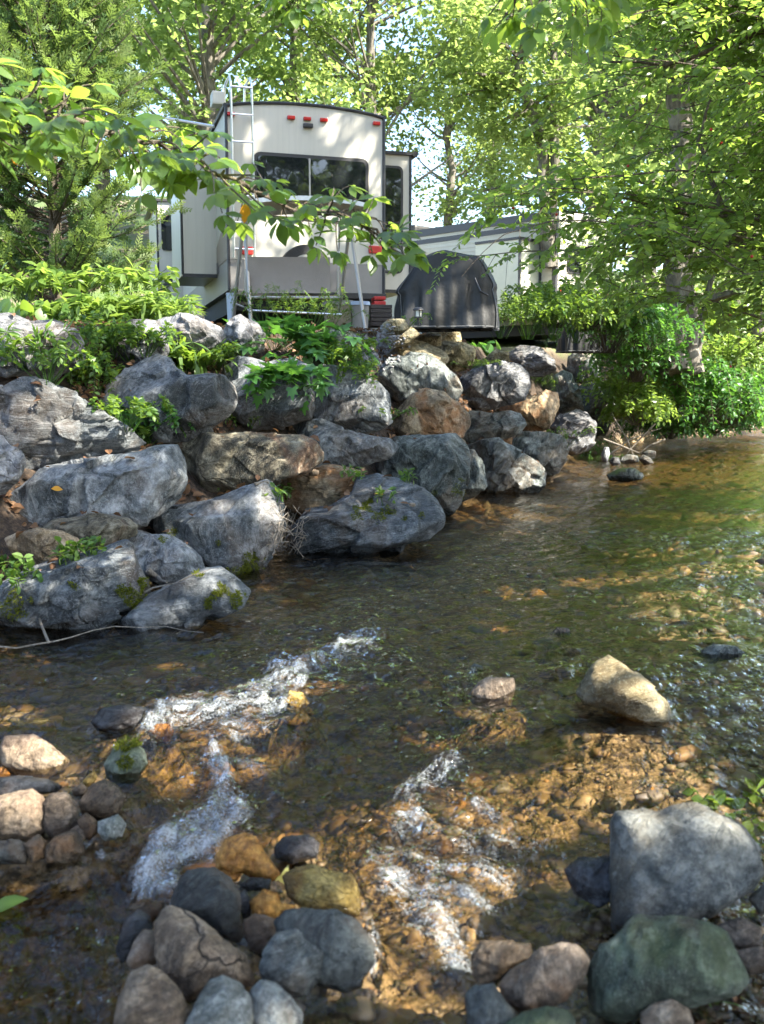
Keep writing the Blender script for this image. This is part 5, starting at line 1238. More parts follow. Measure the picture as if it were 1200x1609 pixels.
# ------------------------------------------------------------------ near tree overhanging from the right
def in_poly(x, y, poly):
    c = False; j = len(poly) - 1
    for i in range(len(poly)):
        if (poly[i][1] > y) != (poly[j][1] > y) and x < (poly[j][0] - poly[i][0]) * (y - poly[i][1]) / (poly[j][1] - poly[i][1]) + poly[i][0]: c = not c
        j = i
    return c
def overhang():
    rng = np.random.RandomState(71); base = np.array([4.9, 7.9, gz(4.9, 7.9)]); root = empty('overhanging_tree', base); tag(root, 'dense small leaved tree with red berries overhanging the stream from the right', 'tree')
    mb = MB(); tw = MB(); mb.tube([(0, 0, -.2), (-.15, .1, 1.2), (-.35, .2, 2.4), (-.3, .3, 4.0), (-.1, .2, 6.5)], [.16, .13, .11, .09, .04], 9)
    reg = [(690, -40), (860, 60), (800, 150), (830, 210), (770, 290), (700, 345), (668, 425), (720, 440), (790, 440), (850, 475), (960, 490), (1010, 520), (1080, 500), (1150, 470), (1230, 500), (1280, 560), (1400, 300), (1400, -250), (690, -250)]
    P, A, N, S, va = [], [], [], [], []; BP = []
    n = 0
    while n < 118:
        x, y = rng.uniform(650, 1400), rng.uniform(-250, 540)
        if not in_poly(x, y, reg): continue
        if x < 850 and y < 60 and rng.uniform() < .7: continue
        if x < 960 and y > 330 and rng.uniform() < .5: continue
        if x >= 960 and y > 330 and rng.uniform() < .6: continue
        if 1020 < x < 1130 and y > 260 and rng.uniform() < .7: continue
        n += 1
        D = rng.uniform(6.3, 9.6); tip = at_y(x, y, D) - base
        zs = np.clip(tip[2] - rng.uniform(-.2, .9), .9, 6.0); s = np.array([-.3, .2, zs]); L = np.linalg.norm(tip - s)
        mid = (s + tip) / 2 + np.array([0, 0, .12 * L]) + rng.normal(size=3) * .12 * L
        b = bez(s, mid, tip, 14); b[1:-1] += np.cumsum(rng.normal(size=(12, 3)), 0) * .012; mb.tube(b, np.linspace(.007 + .0022 * L, .003, 14), 5, False)
        # twigs with alternate leaves, sprays lie nearly flat
        for t in np.linspace(.42, 1, int(9 + 3.6 * L)):
            i = min(int(t * 13), 12); q = b[i] * (1 - (t * 13 - i)) + b[i + 1] * (t * 13 - i); tan = unit(b[i + 1] - b[i]); side = unit(np.cross(tan, (0, 0, 1)))
            sg = rng.choice((-1, 1)); d = unit(tan * rng.uniform(.3, .9) + side * sg * rng.uniform(.4, 1) + np.array([0, 0, rng.uniform(-.7, .5)])); l = rng.uniform(.2, .5)
            e = q + d * l - np.array([0, 0, .12 * l]); c = bez(q, q + d * l * .5 + np.array([0, 0, .02]), e, 5); tw.tube(c, np.linspace(.004, .0015, 5), 3, False)
            m = int(l / .023)
            for k in range(m):
                tt = (k + .6) / m; j = min(int(tt * 4), 3); pp = c[j] * (1 - (tt * 4 - j)) + c[j + 1] * (tt * 4 - j); ld = unit(c[j + 1] - c[j]); ls = unit(np.cross(ld, (0, 0, 1))) * (1 if k % 2 else -1)
                P.append(pp); A.append(ld * .6 + ls * .9 + np.array([0, 0, rng.uniform(-.5, .15)])); N.append(np.array([0, 0, 1]) + rng.normal(size=3) * .75); S.append(rng.uniform(.048, .085)); va.append(np.clip(rng.normal(.5, .27), 0, 1))
            if rng.uniform() < .03: BP.append(e + np.array([0, 0, -.03]))
    P = np.array(P); k = ~sun_gap(P + base, NBL); P = P[k]; A = np.array(A)[k]; N = np.array(N)[k]; S = np.array(S)[k]; va = np.array(va)[k]
    # heavier limbs as in the photograph
    for path in ([(1290, 470), (1200, 412), (1140, 372), (1080, 338), (1000, 318), (920, 292)], [(1290, 450), (1180, 395), (1100, 385), (1010, 370), (930, 398)], [(1260, 30), (1160, 62), (1085, 95), (960, 105)], [(1150, 372), (1125, 300), (1100, 230), (1118, 160)]):
        pts = [at_y(x, y, 7.6) - base for x, y in path]; PP = [pts[0]]
        for a, b_ in zip(pts[:-1], pts[1:]):
            for t in (.33, .66, 1): PP.append(a * (1 - t) + b_ * t + rng.normal(size=3) * .02)
        mb.tube(PP, np.linspace(.028, .008, len(PP)), 7)
    mb.build('trunk', M['twig'], root, True, 60); tw.build('twigs', M['twig'], root)
    leaf_obj('crown', P, A, N, S, T_MID, va, M['leaf_near'], root)
    D, F = ICO[2]; bs = MB()
    for p in BP: bs.add(D * .011 + p, F)
    o = bs.build('berries', M['berry'], root, True); o['kind'] = 'stuff'
overhang()

# ------------------------------------------------------------------ branches with palmate leaves, near left and overhead
def palmate(name, label, path, Ypath, base, spots, seed, size=.15):
    rng = np.random.RandomState(seed); pts = [at_y(x, y, Y) for (x, y), Y in zip(path, Ypath)]
    base = np.array(base, float); root = empty(name, base); tag(root, label, 'tree'); mb = MB()
    tp = [np.array([0, 0, -.3]), np.array([.03, 0, 1.0]), np.array([0, .05, 2.2]), np.array([.05, .05, pts[0][2] - base[2] + .1]), np.array([.1, .1, pts[0][2] - base[2] + 1.8])]
    mb.tube(tp, [.13, .11, .09, .06, .02], 9)
    PP = [tp[3] - np.array([0, 0, .3])] + [p - base for p in pts]
    Q = [PP[0]]
    for a, b in zip(PP[:-1], PP[1:]):
        for t in (.25, .5, .75, 1): Q.append(a * (1 - t) + b * t + rng.normal(size=3) * .012)
    mb.tube(Q, np.linspace(.013, .004, len(Q)), 6); Q = np.array(Q)
    P, A, N, S, va, pet = [], [], [], [], [], []
    for x, y, Y, sc in spots:
        c = at_y(x, y, Y) - base; j = np.argmin(np.linalg.norm(Q - c, axis=1)); j = max(0, j - rng.randint(0, 3))
        b = bez(Q[j], (Q[j] + c) / 2 + rng.normal(size=3) * .03 + np.array([0, 0, .03]), c, 6); mb.tube(b, np.linspace(.0055, .0025, 6), 4, False)
        out = unit((c - Q[j]) * np.array([1, 1, .3]) + rng.normal(size=3) * .03 + np.array([.04, -.03, -.02])); up = unit(np.array([rng.normal(0, .35), -.25 + rng.normal(0, .35), 1])); sd = unit(np.cross(up, out))
        nl = rng.choice((5, 5, 5, 4)); v0 = np.clip(rng.normal(.5, .22), 0, 1)
        for k in range(nl):
            a = math.radians(-72 + 144 * k / (nl - 1)); l = size * sc * (1.0 - .30 * abs(a) / 1.26) * rng.uniform(.85, 1.12)
            d = unit(out * math.cos(a) + sd * math.sin(a) + np.array([0, 0, -.28 + rng.normal(0, .15)])); P.append(c + d * .012); A.append(d); N.append(up + rng.normal(size=3) * .22); S.append(l); va.append(np.clip(v0 + rng.normal(0, .12), 0, 1))
    mb.build('trunk', M['twig'], root, True, 60)
    leaf_obj('foliage', np.array(P), np.array(A), np.array(N), np.array(S), near_tmpl(.235, .20), np.array(va), M['leaf_palm'], root, True)
    return root
rb = np.random.RandomState(81); spots = []
path = [(-70, 165), (60, 180), (170, 200), (270, 236), (350, 275), (440, 325), (540, 340), (600, 370), (640, 392)]
Yp = [4.0, 4.1, 4.2, 4.25, 4.3, 4.4, 4.5, 4.5, 4.5]
pa_ = np.array(path, float)
for k in range(165):
    t = rb.uniform(0, 1) ** 1.25 * 8; i = min(int(t), 7); c = pa_[i] * (1 - (t - i)) + pa_[i + 1] * (t - i); wdt = np.interp(t, [0, 3, 6, 8], [70, 55, 40, 25])
    spots.append((c[0] + rb.normal(0, 18), c[1] + rb.normal(0, .55) * wdt, np.interp(t, range(9), Yp) + rb.normal(0, .22), rb.uniform(.75, 1.15) * (1 if t < 4.5 else .82)))
spots += [(548, 292, 4.5, .8), (640, 385, 4.5, .9), (655, 400, 4.5, .8), (600, 375, 4.5, .9), (585, 400, 4.5, .85), (545, 345, 4.5, .9), (490, 370, 4.45, .9), (440, 345, 4.4, 1.0), (530, 395, 4.5, .8), (285, 258, 4.2, 1.15), (260, 240, 4.2, 1.1), (60, 215, 4.0, 1.1)]
palmate('buckeye_tree', 'near branch of long palmate leaves reaching in from the left edge', path, Yp, (-3.6, 3.9, gz(-3.6, 3.9)), spots, 82, .125)
rb = np.random.RandomState(83)
sp = [(rb.uniform(740, 990), rb.uniform(-35, 60), rb.uniform(3.9, 4.6), rb.uniform(.7, 1)) for _ in range(30)] + [(rb.uniform(425, 505), rb.uniform(-25, 18), 4.2, .8) for _ in range(8)]
palmate('buckeye_tree', 'leaf sprays hanging into the top edge of the picture', [(1500, -420), (1250, -260), (1000, -110), (860, -60), (700, -60), (560, -50), (460, -30)], [3.6, 3.9, 4.2, 4.2, 4.2, 4.2, 4.2], (3.4, 3.2, gz(3.4, 3.2)), sp, 84, .12)
# single orange leaf on the near branch
o = leaf_obj('dead_leaf', np.array([at_y(386, 318, 4.35)]), np.array([[-.05, -.1, -1]]), np.array([[.3, -1, .1]]), np.array([.085]), near_tmpl(.27, .3), np.array([.4]), M['leaf_autumn'], None, True); tag(o, 'single orange leaf hanging in front of the camper ladder', 'leaf')
o = leaf_obj('dead_leaf', np.array([at_y(18, 250, 4.0)]), np.array([[.6, -.2, -.3]]), np.array([[0, -1, .6]]), np.array([.05]), near_tmpl(.27, .3), np.array([.2]), M['leaf_autumn'], None, True); tag(o, 'small orange leaf at the left edge among palmate leaves', 'leaf')

# ------------------------------------------------------------------ plants
def plant(name, label, cat, base, n, h, spread, ll, per, seed, mat, tm=T_MID, droop=.35, lean=(0, 0, 0), t0=.25, up=.25, stem_r=.004, group=None, pairs=True, curve=.4, flat=.4):
    """stems that rise and arch over, leaves along each stem"""
    rng = np.random.RandomState(seed); root = empty(name, base); tag(root, label, cat, group); mb = MB()
    P, A, N, S, va = [], [], [], [], []
    for s in range(n):
        a = rng.uniform(0, 2 * math.pi); rr = spread * rng.uniform(.1, 1) ** .7; hh = h * rng.uniform(.6, 1.1)
        o = np.array([math.cos(a), math.sin(a), 0]); st = o * rr * .25 * rng.uniform(0, 1)
        top = st + o * rr * .9 + np.array([0, 0, hh]) + np.array(lean) * rng.uniform(.6, 1.2)
        end = top + (o * rr * .6 + np.array(lean) * .4) * curve - np.array([0, 0, droop * hh * rng.uniform(.5, 1.1)])
        b = np.concatenate([bez(st, st * .6 + top * .4 + np.array([0, 0, .18 * hh]), top, 5)[:-1], bez(top, top * .55 + end * .45 + np.array([0, 0, .04]), end, 5)])
        mb.tube(b, np.linspace(stem_r, stem_r * .4, len(b)), 3, False); K = len(b) - 1; v0 = rng.normal(.5, .18)
        for k in range(per):
            t = t0 + (1 - t0) * (k + rng.uniform(.2, .8)) / per; i = min(int(t * K), K - 1); q = b[i] * (1 - (t * K - i)) + b[i + 1] * (t * K - i); tan = unit(b[i + 1] - b[i]); sd = np.cross(tan, (0, 0, 1)); sd = unit(sd if np.linalg.norm(sd) > .1 else o)
            for sg in ((-1, 1) if pairs else (rng.choice((-1, 1)),)):
                d = unit(tan * .55 + sd * sg * .9 + np.array([0, 0, up + rng.normal(0, .2)]) + rng.normal(size=3) * .18)
                P.append(q); A.append(d); N.append(np.array([0, 0, 1]) + rng.normal(size=3) * flat); S.append(ll * rng.uniform(.6, 1.15) * (1.08 - .45 * max(0, t - .6))); va.append(np.clip(v0 + rng.normal(0, .15), 0, 1))
        P.append(b[-1]); A.append(unit(b[-1] - b[-2])); N.append(np.array([0, 0, 1.]) + rng.normal(size=3) * .3); S.append(ll * .8); va.append(.6)
    mb.build('stems', M['leaf_weed'] if stem_r < .006 else M['twig'], root)
    leaf_obj('foliage', np.array(P), np.array(A), np.array(N), np.array(S), tm, np.array(va), M[mat], root, tm[0].shape[0] > 8)
    return root
def hitp(x, y, fallback=None):
    h, nn = pix_hit(x, y)
    if h is None or h[1] > 30: return at_y(x, y, fallback or 11.0)
    return h
ps = [900]
def pl(x, y, label, cat='plant', Y=None, **k):
    ps[0] += 1; b = at_y(x, y, Y) if Y else hitp(x, y)
    if Y is None and y < 600 and x < 720 and b[1] > 12.0:      # the bed lies just behind the wall top
        b = at_y(x, y, 9.7 if x < 300 else 10.4); b[2] = gz(b[0], b[1])
    nm = k.pop('name', 'weed_plant'); b = b - np.array([0, 0, .03])
    return plant(nm, label, cat, b, k.pop('n', 9), k.pop('h', .25), k.pop('sp', .2), k.pop('ll', .07), k.pop('per', 6), ps[0], k.pop('mat', 'leaf_weed'), **k)
HO = dict(name='hosta_plant', tm=T_BROAD, ll=.20, per=1, n=16, h=.28, sp=.34, pairs=False, t0=.85, up=-.1, droop=.2, mat='leaf_weed', group='garden plants above the wall')
YG = dict(name='garden_plant', tm=T_NEAR, ll=.15, per=4, n=16, h=.27, sp=.36, mat='leaf_yellowgreen', group='garden plants above the wall')
pl(22, 488, 'dark green broad leaved hosta at the left edge', **HO)
pl(66, 486, 'hosta with large round leaves left of the yellow green plants', **dict(HO, n=18))
pl(112, 490, 'yellow green leafy plant right of the hostas', **YG)
pl(152, 492, 'tall yellow green plant in the middle of the garden bed', **dict(YG, h=.34))
pl(190, 494, 'lobed yellow green plant spilling over the wall top', **dict(YG, tm=T_LOBED, ll=.13))
pl(226, 492, 'bright yellow green plant next to the concrete blocks', **dict(YG, h=.34, n=22, tm=T_NARROW, ll=.2))
pl(256, 484, 'feathery light green plant against the concrete blocks', **dict(YG, h=.32, n=24, tm=T_NARROW, ll=.16, per=6))
pl(40, 470, 'taller light plant behind the hostas at left', Y=10.3, **dict(YG, h=.26))
pl(105, 462, 'light plant under the lowest cedar branches', Y=10.4, **dict(YG, h=.26, n=20))
pl(205, 462, 'sunlit plant between the cedar and the camper wheels', Y=10.4, **dict(YG, h=.26, n=20))
pl(178, 505, 'yellow green lobed leaves draped over the pale wedge boulder', **dict(YG, tm=T_LOBED, ll=.11, h=.2, lean=(.05, -.15, -.05)))
WD = dict(group='weeds growing out of the wall', n=17, h=.28, sp=.30, ll=.055, per=11)
for x, y, lab, kk in ((40, 575, 'grassy weed on the streaked boulder at far left', dict(tm=T_NARROW, ll=.13)), (75, 600, 'weed clump between the streaked boulder and the sunlit sloping one', {}), (105, 590, 'leafy weed left of the hanging weed curtain', {}),
                      (128, 600, 'weed curtain hanging above the long sloping boulder', dict(h=.36, n=20, droop=.9)), (152, 618, 'trailing weed reaching the shoulder of the sloping boulder', dict(droop=1.1, n=18)), (150, 575, 'upright weed in the middle of the left weed patch', dict(h=.4)),
                      (175, 560, 'leafy weed under the draped yellow green leaves', dict(h=.35)), (205, 562, 'weed growing at the foot of the pale wedge boulder', dict(n=18)), (228, 556, 'fine weed on the top of the peaked boulder', dict(ll=.05)),
                      (278, 575, 'broad bladed weed tuft right of the peak of the peaked boulder', dict(tm=T_NARROW, ll=.22, h=.25, per=2, n=20, t0=.1)), (296, 588, 'grass tuft in the notch of the peaked boulder', dict(tm=T_NARROW, ll=.25, h=.2, per=2, n=22, t0=.05, up=1.0)), (315, 585, 'low fern weed right of the grass tuft', dict(ll=.05, per=12)),
                      (338, 580, 'fern weed left of the upright slabs boulder', dict(ll=.05, per=12)), (200, 672, 'bushy weed left of the bright fern weed', dict(h=.22)), (222, 695, 'bright fern weed tuft below the peaked boulder', dict(h=.3, n=26, ll=.06, per=12, mat='leaf_bush')), (240, 700, 'small rounded leaf weed at the end of the long slab', dict(n=8, h=.2)),
                      (185, 655, 'small weed on the shoulder above the long sloping boulder', dict(n=8, h=.15))):
    pl(x, y, lab, **dict(WD, **kk))
SD = dict(group='small seedlings among the boulders', n=5, h=.12, sp=.10, ll=.06, per=3)
for x, y, lab in ((18, 900, 'seedling at the left edge beside the ochre boulder'), (38, 905, 'seedling in front of the ochre boulder'), (92, 884, 'bamboo like seedling at the right foot of the ochre boulder'), (112, 880, 'seedling just above the big mossy block'), (140, 872, 'five leaved seedling at the end of the purplish slab'), (345, 772, 'seedling in the litter under the olive brown slab'),
                  (362, 668, 'seedling under the upright slabs boulder'), (395, 668, 'small seedling on the leaf litter above the olive brown slab'), (432, 790, 'seedling left of the brown pitted block'), (450, 780, 'leafy seedling against the brown pitted block'), (603, 790, 'grass sprig on the flat mossy boulder'), (640, 760, 'seedling on the ledge of the layered boulder'), (560, 752, 'seedling in the dark gap beside the pitted block'), (30, 925, 'seedling above the left end of the mossy block')):
    pl(x, y, lab, 'seedling', **SD)
pl(430, 515, 'leafy lobed vine hanging over the upright slabs boulder', name='hanging_vine', cat='vine', n=20, h=.20, sp=.55, ll=.17, per=5, tm=T_LOBED, mat='leaf_bush', droop=2.2, lean=(.10, -.35, .05), curve=1.0)
pl(452, 590, 'lower trailing shoots of the lobed vine', name='hanging_vine', cat='vine', n=10, h=.10, sp=.35, ll=.15, per=5, tm=T_LOBED, mat='leaf_bush', droop=3.0, lean=(.05, -.30, 0))
WI = dict(group='wispy weeds by the swing', tm=T_NARROW, ll=.05, per=16, n=16, h=.42, sp=.40, mat='leaf_weed', stem_r=.003)
pl(415, 512, 'wispy green weed between the left legs of the swing', Y=11.2, **WI); pl(455, 514, 'wispy green weed under the middle of the swing seat', Y=11.2, **WI); pl(490, 515, 'wispy green weed left of the mossy green stone', Y=11.0, **dict(WI, h=.5)); pl(520, 516, 'thin weed in front of the beige bin', Y=11.0, **dict(WI, h=.28, n=10))
for x, y, lab, kk in ((505, 572, 'ivy like weed on the weedy grey stone', {}), (535, 575, 'weed clump above the smooth blue grey boulder', dict(tm=T_NARROW, ll=.11)), (562, 560, 'weed on the small mossy stone', {}), (578, 590, 'trailing weed at the corner of the smooth blue grey boulder', dict(droop=1.4, h=.15)),
                      (640, 512, 'thin sprig left of the lantern', dict(n=5, h=.15, ll=.035)), (655, 530, 'sprig growing between the olive stones', dict(n=6, h=.2, ll=.05)), (612, 655, 'small pale weed between the tan peaked and blue grey boulders', dict(n=8, h=.12, ll=.035)), (740, 575, 'low yellow ground cover below the blocky tan stone', dict(n=24, h=.10, sp=.4, ll=.03, mat='leaf_yellowgreen'))):
    pl(x, y, lab, **dict(WD, n=kk.pop('n', 14), h=kk.pop('h', .24), ll=kk.pop('ll', .06), **kk))
pl(752, 548, 'broad leaved dock plant on the tan capstones', name='dock_plant', tm=T_BROAD, ll=.26, per=1, n=12, h=.18, sp=.30, pairs=False, t0=.9, up=-.05, mat='leaf_bush')
TR = dict(group='tall weeds at the right end of the wall', n=20, h=.55, sp=.5, ll=.075, per=12)
for x, y, lab, kk in ((795, 540, 'tall yellow weed right of the dock plant', dict(mat='leaf_yellowgreen', ll=.06)), (822, 535, 'tall thin weed beside the black cover', dict(mat='leaf_yellowgreen', ll=.055, h=.7)), (850, 540, 'wispy green weed above the top right boulder', dict(tm=T_NARROW, ll=.06, per=18)), (880, 545, 'leafy weed behind the top right boulder', {}), (905, 548, 'pale leaved weed above the shaded grey stone', dict(mat='leaf_yellowgreen')),
                      (930, 545, 'fern like weed left of the dark bush', dict(ll=.055, per=18)), (858, 612, 'wispy weed tuft on the brown stained boulder', dict(tm=T_NARROW, ll=.06, per=20, n=26, h=.3, droop=1.3)), (845, 600, 'second wispy tuft left of the brown stained boulder', dict(tm=T_NARROW, ll=.05, per=18, n=20, h=.25, droop=1.2)),
                      (915, 716, 'trailing green weed at the far waterside', dict(tm=T_NARROW, ll=.06, per=18, n=34, h=.35, droop=.9, mat='leaf_bush')), (940, 735, 'trailing weed touching the far water', dict(tm=T_NARROW, ll=.06, per=18, n=26, h=.25, droop=.8, mat='leaf_bush')), (890, 700, 'sparse weed on the light grey far boulder', dict(n=8, h=.3, ll=.04))):
    pl(x, y, lab, **dict(TR, **kk))
for x, y, Y, lab, kk in ((785, 528, 13.2, 'thin yellowish weed right behind the long tan capstone', dict(mat='leaf_yellowgreen', ll=.055)), (828, 530, 13.8, 'upright weed hiding the underside of the trailer', dict(h=.6)), (868, 532, 14.4, 'dense weed under the trailer corner', dict(h=.6, n=26)), (905, 536, 15.0, 'yellowish weed beside the smaller black cover', dict(mat='leaf_yellowgreen', h=.6)), (845, 522, 14.8, 'tall weed behind the upright one under the trailer', dict(h=.7, n=26))):
    pl(x, y, lab, Y=Y, **dict(TR, **kk))
# ferns and bushes round the far trunk
def bush(label, x, y, Y, w, h, n, ll, mat, tm=T_MID, per=14, name='bush', droop=.8, cat='bush', z=None):
    ps[0] += 1; b = at_y(x, y, Y)
    return plant(name, label, cat, b, n, h, w, ll, per, ps[0], mat, tm=tm, droop=droop, stem_r=.007, t0=.2, group='bushes on the far bank', flat=.5)
bush('big bright green bush hanging over the far water', 1085, 672, 21.5, 1.55, 1.30, 120, .14, 'leaf_bush')
bush('right half of the bright overhanging bush', 1140, 668, 23.5, 1.4, 1.1, 90, .14, 'leaf_bush')
bush('dark leafy bush left of the twin trunk', 1000, 600, 19.5, .9, 1.0, 70, .13, 'leaf_bush')
bush('leafy shoots trailing into the water under the bright bush', 1050, 690, 21.8, .9, .5, 60, .12, 'leaf_bush')
bush('leafy shoots at the water right of the bright bush', 1115, 684, 24.5, 1.0, .55, 60, .13, 'leaf_bush')
bush('low greenery at the water by the right edge', 1175, 676, 28, 1.4, .8, 60, .14, 'leaf_weed')
bush('shrub on the slope between the last boulder and the trunk', 985, 640, 20.5, .9, .7, 60, .12, 'leaf_near')
bush('greenery under the twin trunk', 1060, 610, 20.8, 1.0, .6, 60, .12, 'leaf_bush')
bush('low dark bush beside the last tall boulder', 1000, 668, 19.8, .7, .55, 46, .12, 'leaf_near')
bush('sunlit bush right of the twin trunk', 1140, 600, 22, 1.2, 1.0, 70, .14, 'leaf_yellowgreen')
bush('bush at the right edge above the far shore', 1195, 640, 25, 1.5, 1.3, 80, .15, 'leaf_bush')
bush('feathery fern shrub above the far end of the wall', 955, 555, 17.0, .9, .9, 60, .10, 'leaf_bush', per=22)
bush('fern shrub left of the twin trunk base', 1010, 550, 18.5, .9, .8, 60, .10, 'leaf_bush', per=22)
bush('shrub in front of the picnic table', 925, 520, 16.2, .8, .7, 50, .10, 'leaf_weed', per=18)
bush('shrub between the black covers', 875, 515, 15.6, .8, .6, 50, .09, 'leaf_weed', per=18)
bush('far shrub at the right edge behind the bushes', 1190, 570, 27, 1.6, 1.6, 70, .16, 'leaf_yellowgreen')
bush('shrub under the straight pale trunk', 1120, 545, 24, 1.3, 1.2, 60, .15, 'leaf_weed')
bush('shrub hiding the right wall of the trailer', 1040, 520, 22, 1.0, 1.0, 50, .13, 'leaf_weed')
bush('lawn edge shrub at the far left behind the hostas', 5, 440, 13.5, .8, .7, 40, .12, 'leaf_weed')
# plants on the near right shore
pl(1196, 1262, 'tall light green leaf stalk at the right edge of the shore', name='shore_plant', tm=T_BROAD, ll=.085, per=2, n=4, h=.07, sp=.05, mat='leaf_yellowgreen')
pl(1192, 1325, 'second leaf stalk at the right edge behind the largest boulder', name='shore_plant', tm=T_BROAD, ll=.07, per=2, n=4, h=.06, sp=.05, mat='leaf_yellowgreen')
pl(1140, 1275, 'low round leaved plant behind the largest boulder', name='shore_plant', tm=T_BROAD, ll=.05, per=2, n=12, h=.05, sp=.12, mat='leaf_weed')
pl(1100, 1590, 'blade of grass in front of the algae green boulder', name='grass_sprig', cat='grass', tm=T_NARROW, ll=.10, per=1, n=3, h=.05, sp=.04, mat='leaf_weed')
pl(1095, 950, 'grass sprigs on the gravel bar', name='grass_sprig', cat='grass', tm=T_NARROW, ll=.10, per=1, n=6, h=.05, sp=.12, mat='leaf_weed')

# ------------------------------------------------------------------ moss patches on boulders (parts of their boulder)
def moss(label, blobs, seed):
    o = ROCKS[label]; rng = np.random.RandomState(seed); P, A, N, S, va = [], [], [], [], []
    for x, y, r, n in blobs:
        for _ in range(int(n * 2.2)):
            a = rng.uniform(0, 2 * math.pi); q = 1.35 * r * math.sqrt(rng.uniform()); h, nn = pix_hit(x + q * math.cos(a) * 1.15, y + q * math.sin(a))
            if h is None or np.linalg.norm(h - np.array(o.location)) > 1.6: continue
            if noise3(h[None] * 22, 77)[0] < -.15 + .9 * (q / r - .55): continue
            if nn @ (EYEP - h) < 0: nn = -nn
            P.append(h - np.array(o.location) + nn * .008); A.append(nn + rng.normal(size=3) * .5 + np.array([0, 0, -.25])); N.append(rng.normal(size=3)); S.append(rng.uniform(.010, .024)); va.append(np.clip(rng.normal(.55, .28), 0, 1))
    if P: leaf_obj('moss', np.array(P), np.array(A), np.array(N), np.array(S), (T_BLADE[0] * np.array([1, 4.5, 1]), T_BLADE[1]), np.array(va), M['moss'], o)['kind'] = 'stuff'
moss('big light blue grey block with moss patches at the lower left water edge', [(205, 937, 18, 900), (222, 915, 9, 300), (118, 920, 7, 120), (25, 945, 22, 500)], 1)
moss('low dark boulder dipping into the stream with thick moss on its right end', [(345, 935, 18, 1000), (368, 938, 14, 600), (330, 950, 10, 250)], 2)
moss('big blue grey boulder with sharp corner and mossy foot at the water', [(390, 880, 18, 900), (375, 895, 13, 400), (400, 868, 9, 250), (343, 850, 5, 60), (268, 838, 8, 150)], 3)
moss('wide flat topped boulder with moss clumps jutting into the stream', [(575, 795, 12, 600), (598, 812, 11, 450), (615, 803, 7, 150), (632, 818, 7, 150), (560, 807, 9, 200), (660, 812, 5, 80)], 4)
moss('large layered grey green boulder below the tan peaked one', [(718, 770, 12, 500), (680, 782, 10, 250), (722, 755, 6, 120)], 5)
moss('split grey boulder at the water behind the angular one', [(850, 738, 7, 120)], 6)
moss('wet midstream stone with green moss on its crown', [(205, 1172, 14, 500), (195, 1195, 12, 300)], 7)
moss('arched grey boulder over a dark hollow behind the mossy block', [(312, 905, 7, 150), (255, 848, 5, 60)], 8)

# ------------------------------------------------------------------ litter, gravel, twigs, single leaves
rng = np.random.RandomState(90); P, A, N, S, va = [], [], [], [], []
ngr = len(Fg)
for _ in range(20000):
    Y = rng.uniform(4.2, 17); X = np.interp(Y, LB[:, 1], LB[:, 0]) + rng.uniform(-3.4, .3)
    h, nn, fi = drop_hit(X, Y)
    if h is None or h[2] < .06 or h[2] > 2.3: continue
    onrock = fi >= ngr
    if onrock and (rng.uniform() > .05 or nn[2] < .75): continue
    P.append(h + nn * .012); A.append(rng.normal(size=3) * np.array([1, 1, .35])); N.append(nn + rng.normal(size=3) * .5); S.append(rng.uniform(.04, .10)); va.append(rng.uniform(0, 1))
o = leaf_obj('leaf_litter', np.array(P), np.array(A), np.array(N), np.array(S), (T_MID[0] * np.array([1, 1.2, 2.2]), T_MID[1]), np.array(va), M['leaf_dry']); tag(o, 'brown dead leaves lying on the ledges between the boulders', 'leaf litter', kind='stuff')
# litter on the right shore
P, A, N, S, va = [], [], [], [], []
for _ in range(500):
    x, y = rng.uniform(1090, 1230), rng.uniform(1440, 1640); q_ = BVH.ray_cast(Vector(EYEP), Vector(ray(x, y)))
    if q_[0] is None or q_[2] >= ngr: continue
    h, nn = np.array(q_[0]), np.array(q_[1])
    P.append(h + nn * .006); A.append(rng.normal(size=3) * np.array([1, 1, .4])); N.append(nn + rng.normal(size=3) * .6); S.append(rng.uniform(.02, .05)); va.append(rng.uniform(0, .8))
o = leaf_obj('leaf_litter', np.array(P), np.array(A), np.array(N), np.array(S), T_MID, np.array(va), M['leaf_dry']); tag(o, 'dark dead leaves between the stones at the bottom right', 'leaf litter', kind='stuff')
P, sz = [], []
for _ in range(1500):
    x, y = rng.normal(588, 16), rng.normal(542, 14); h, nn = pix_hit(x, y)
    if h is None or h[1] > 14: continue
    P.append(h + np.array([0, 0, .008])); sz.append(rng.uniform(.012, .028))
g = simple('grey_gravel', (.2, .2, .205), .85, var=.35, scale=30)
o = pebbles('gravel', np.array(P), np.array(sz), rng.uniform(0, 1, len(P)), g, 1, 91, .8); tag(o, 'loose grey gravel spilling between the capstones below the swing', 'gravel', kind='stuff')
def twig(label, px, rad, mat='deadwood', off=.02):
    pts = [hitp(x, y) if y < 940 else at_z(x, y, .03) for x, y in px]; pts = [p + (EYEP - p) * .004 + np.array([0, 0, off]) for p in pts]
    b = pts[0]; root = MB(); Q = [pts[0] - b]
    r_ = np.random.RandomState(len(label))
    for a, c in zip(pts[:-1], pts[1:]):
        for t in (.5, 1): Q.append(a * (1 - t) + c * t - b + (r_.normal(size=3) * .008 if t < 1 else 0))
    root.tube(Q, np.linspace(rad, rad * .35, len(Q)), 6); o = root.build('twig', M[mat], None, True); o.location = b; tag(o, label, 'twig', 'dead twigs at the water edge')
twig('forked pale twig standing in front of the mossy block', [(76, 1015), (64, 985), (58, 962), (66, 955), (55, 950), (37, 949)], .008)
twig('long twig lying along the water left of the low boulder', [(0, 1022), (60, 1018), (110, 1008), (180, 990), (260, 990), (320, 1000)], .005)
twig('thin stick across the dark hollow behind the mossy block', [(225, 938), (260, 925), (300, 910), (330, 900)], .006)
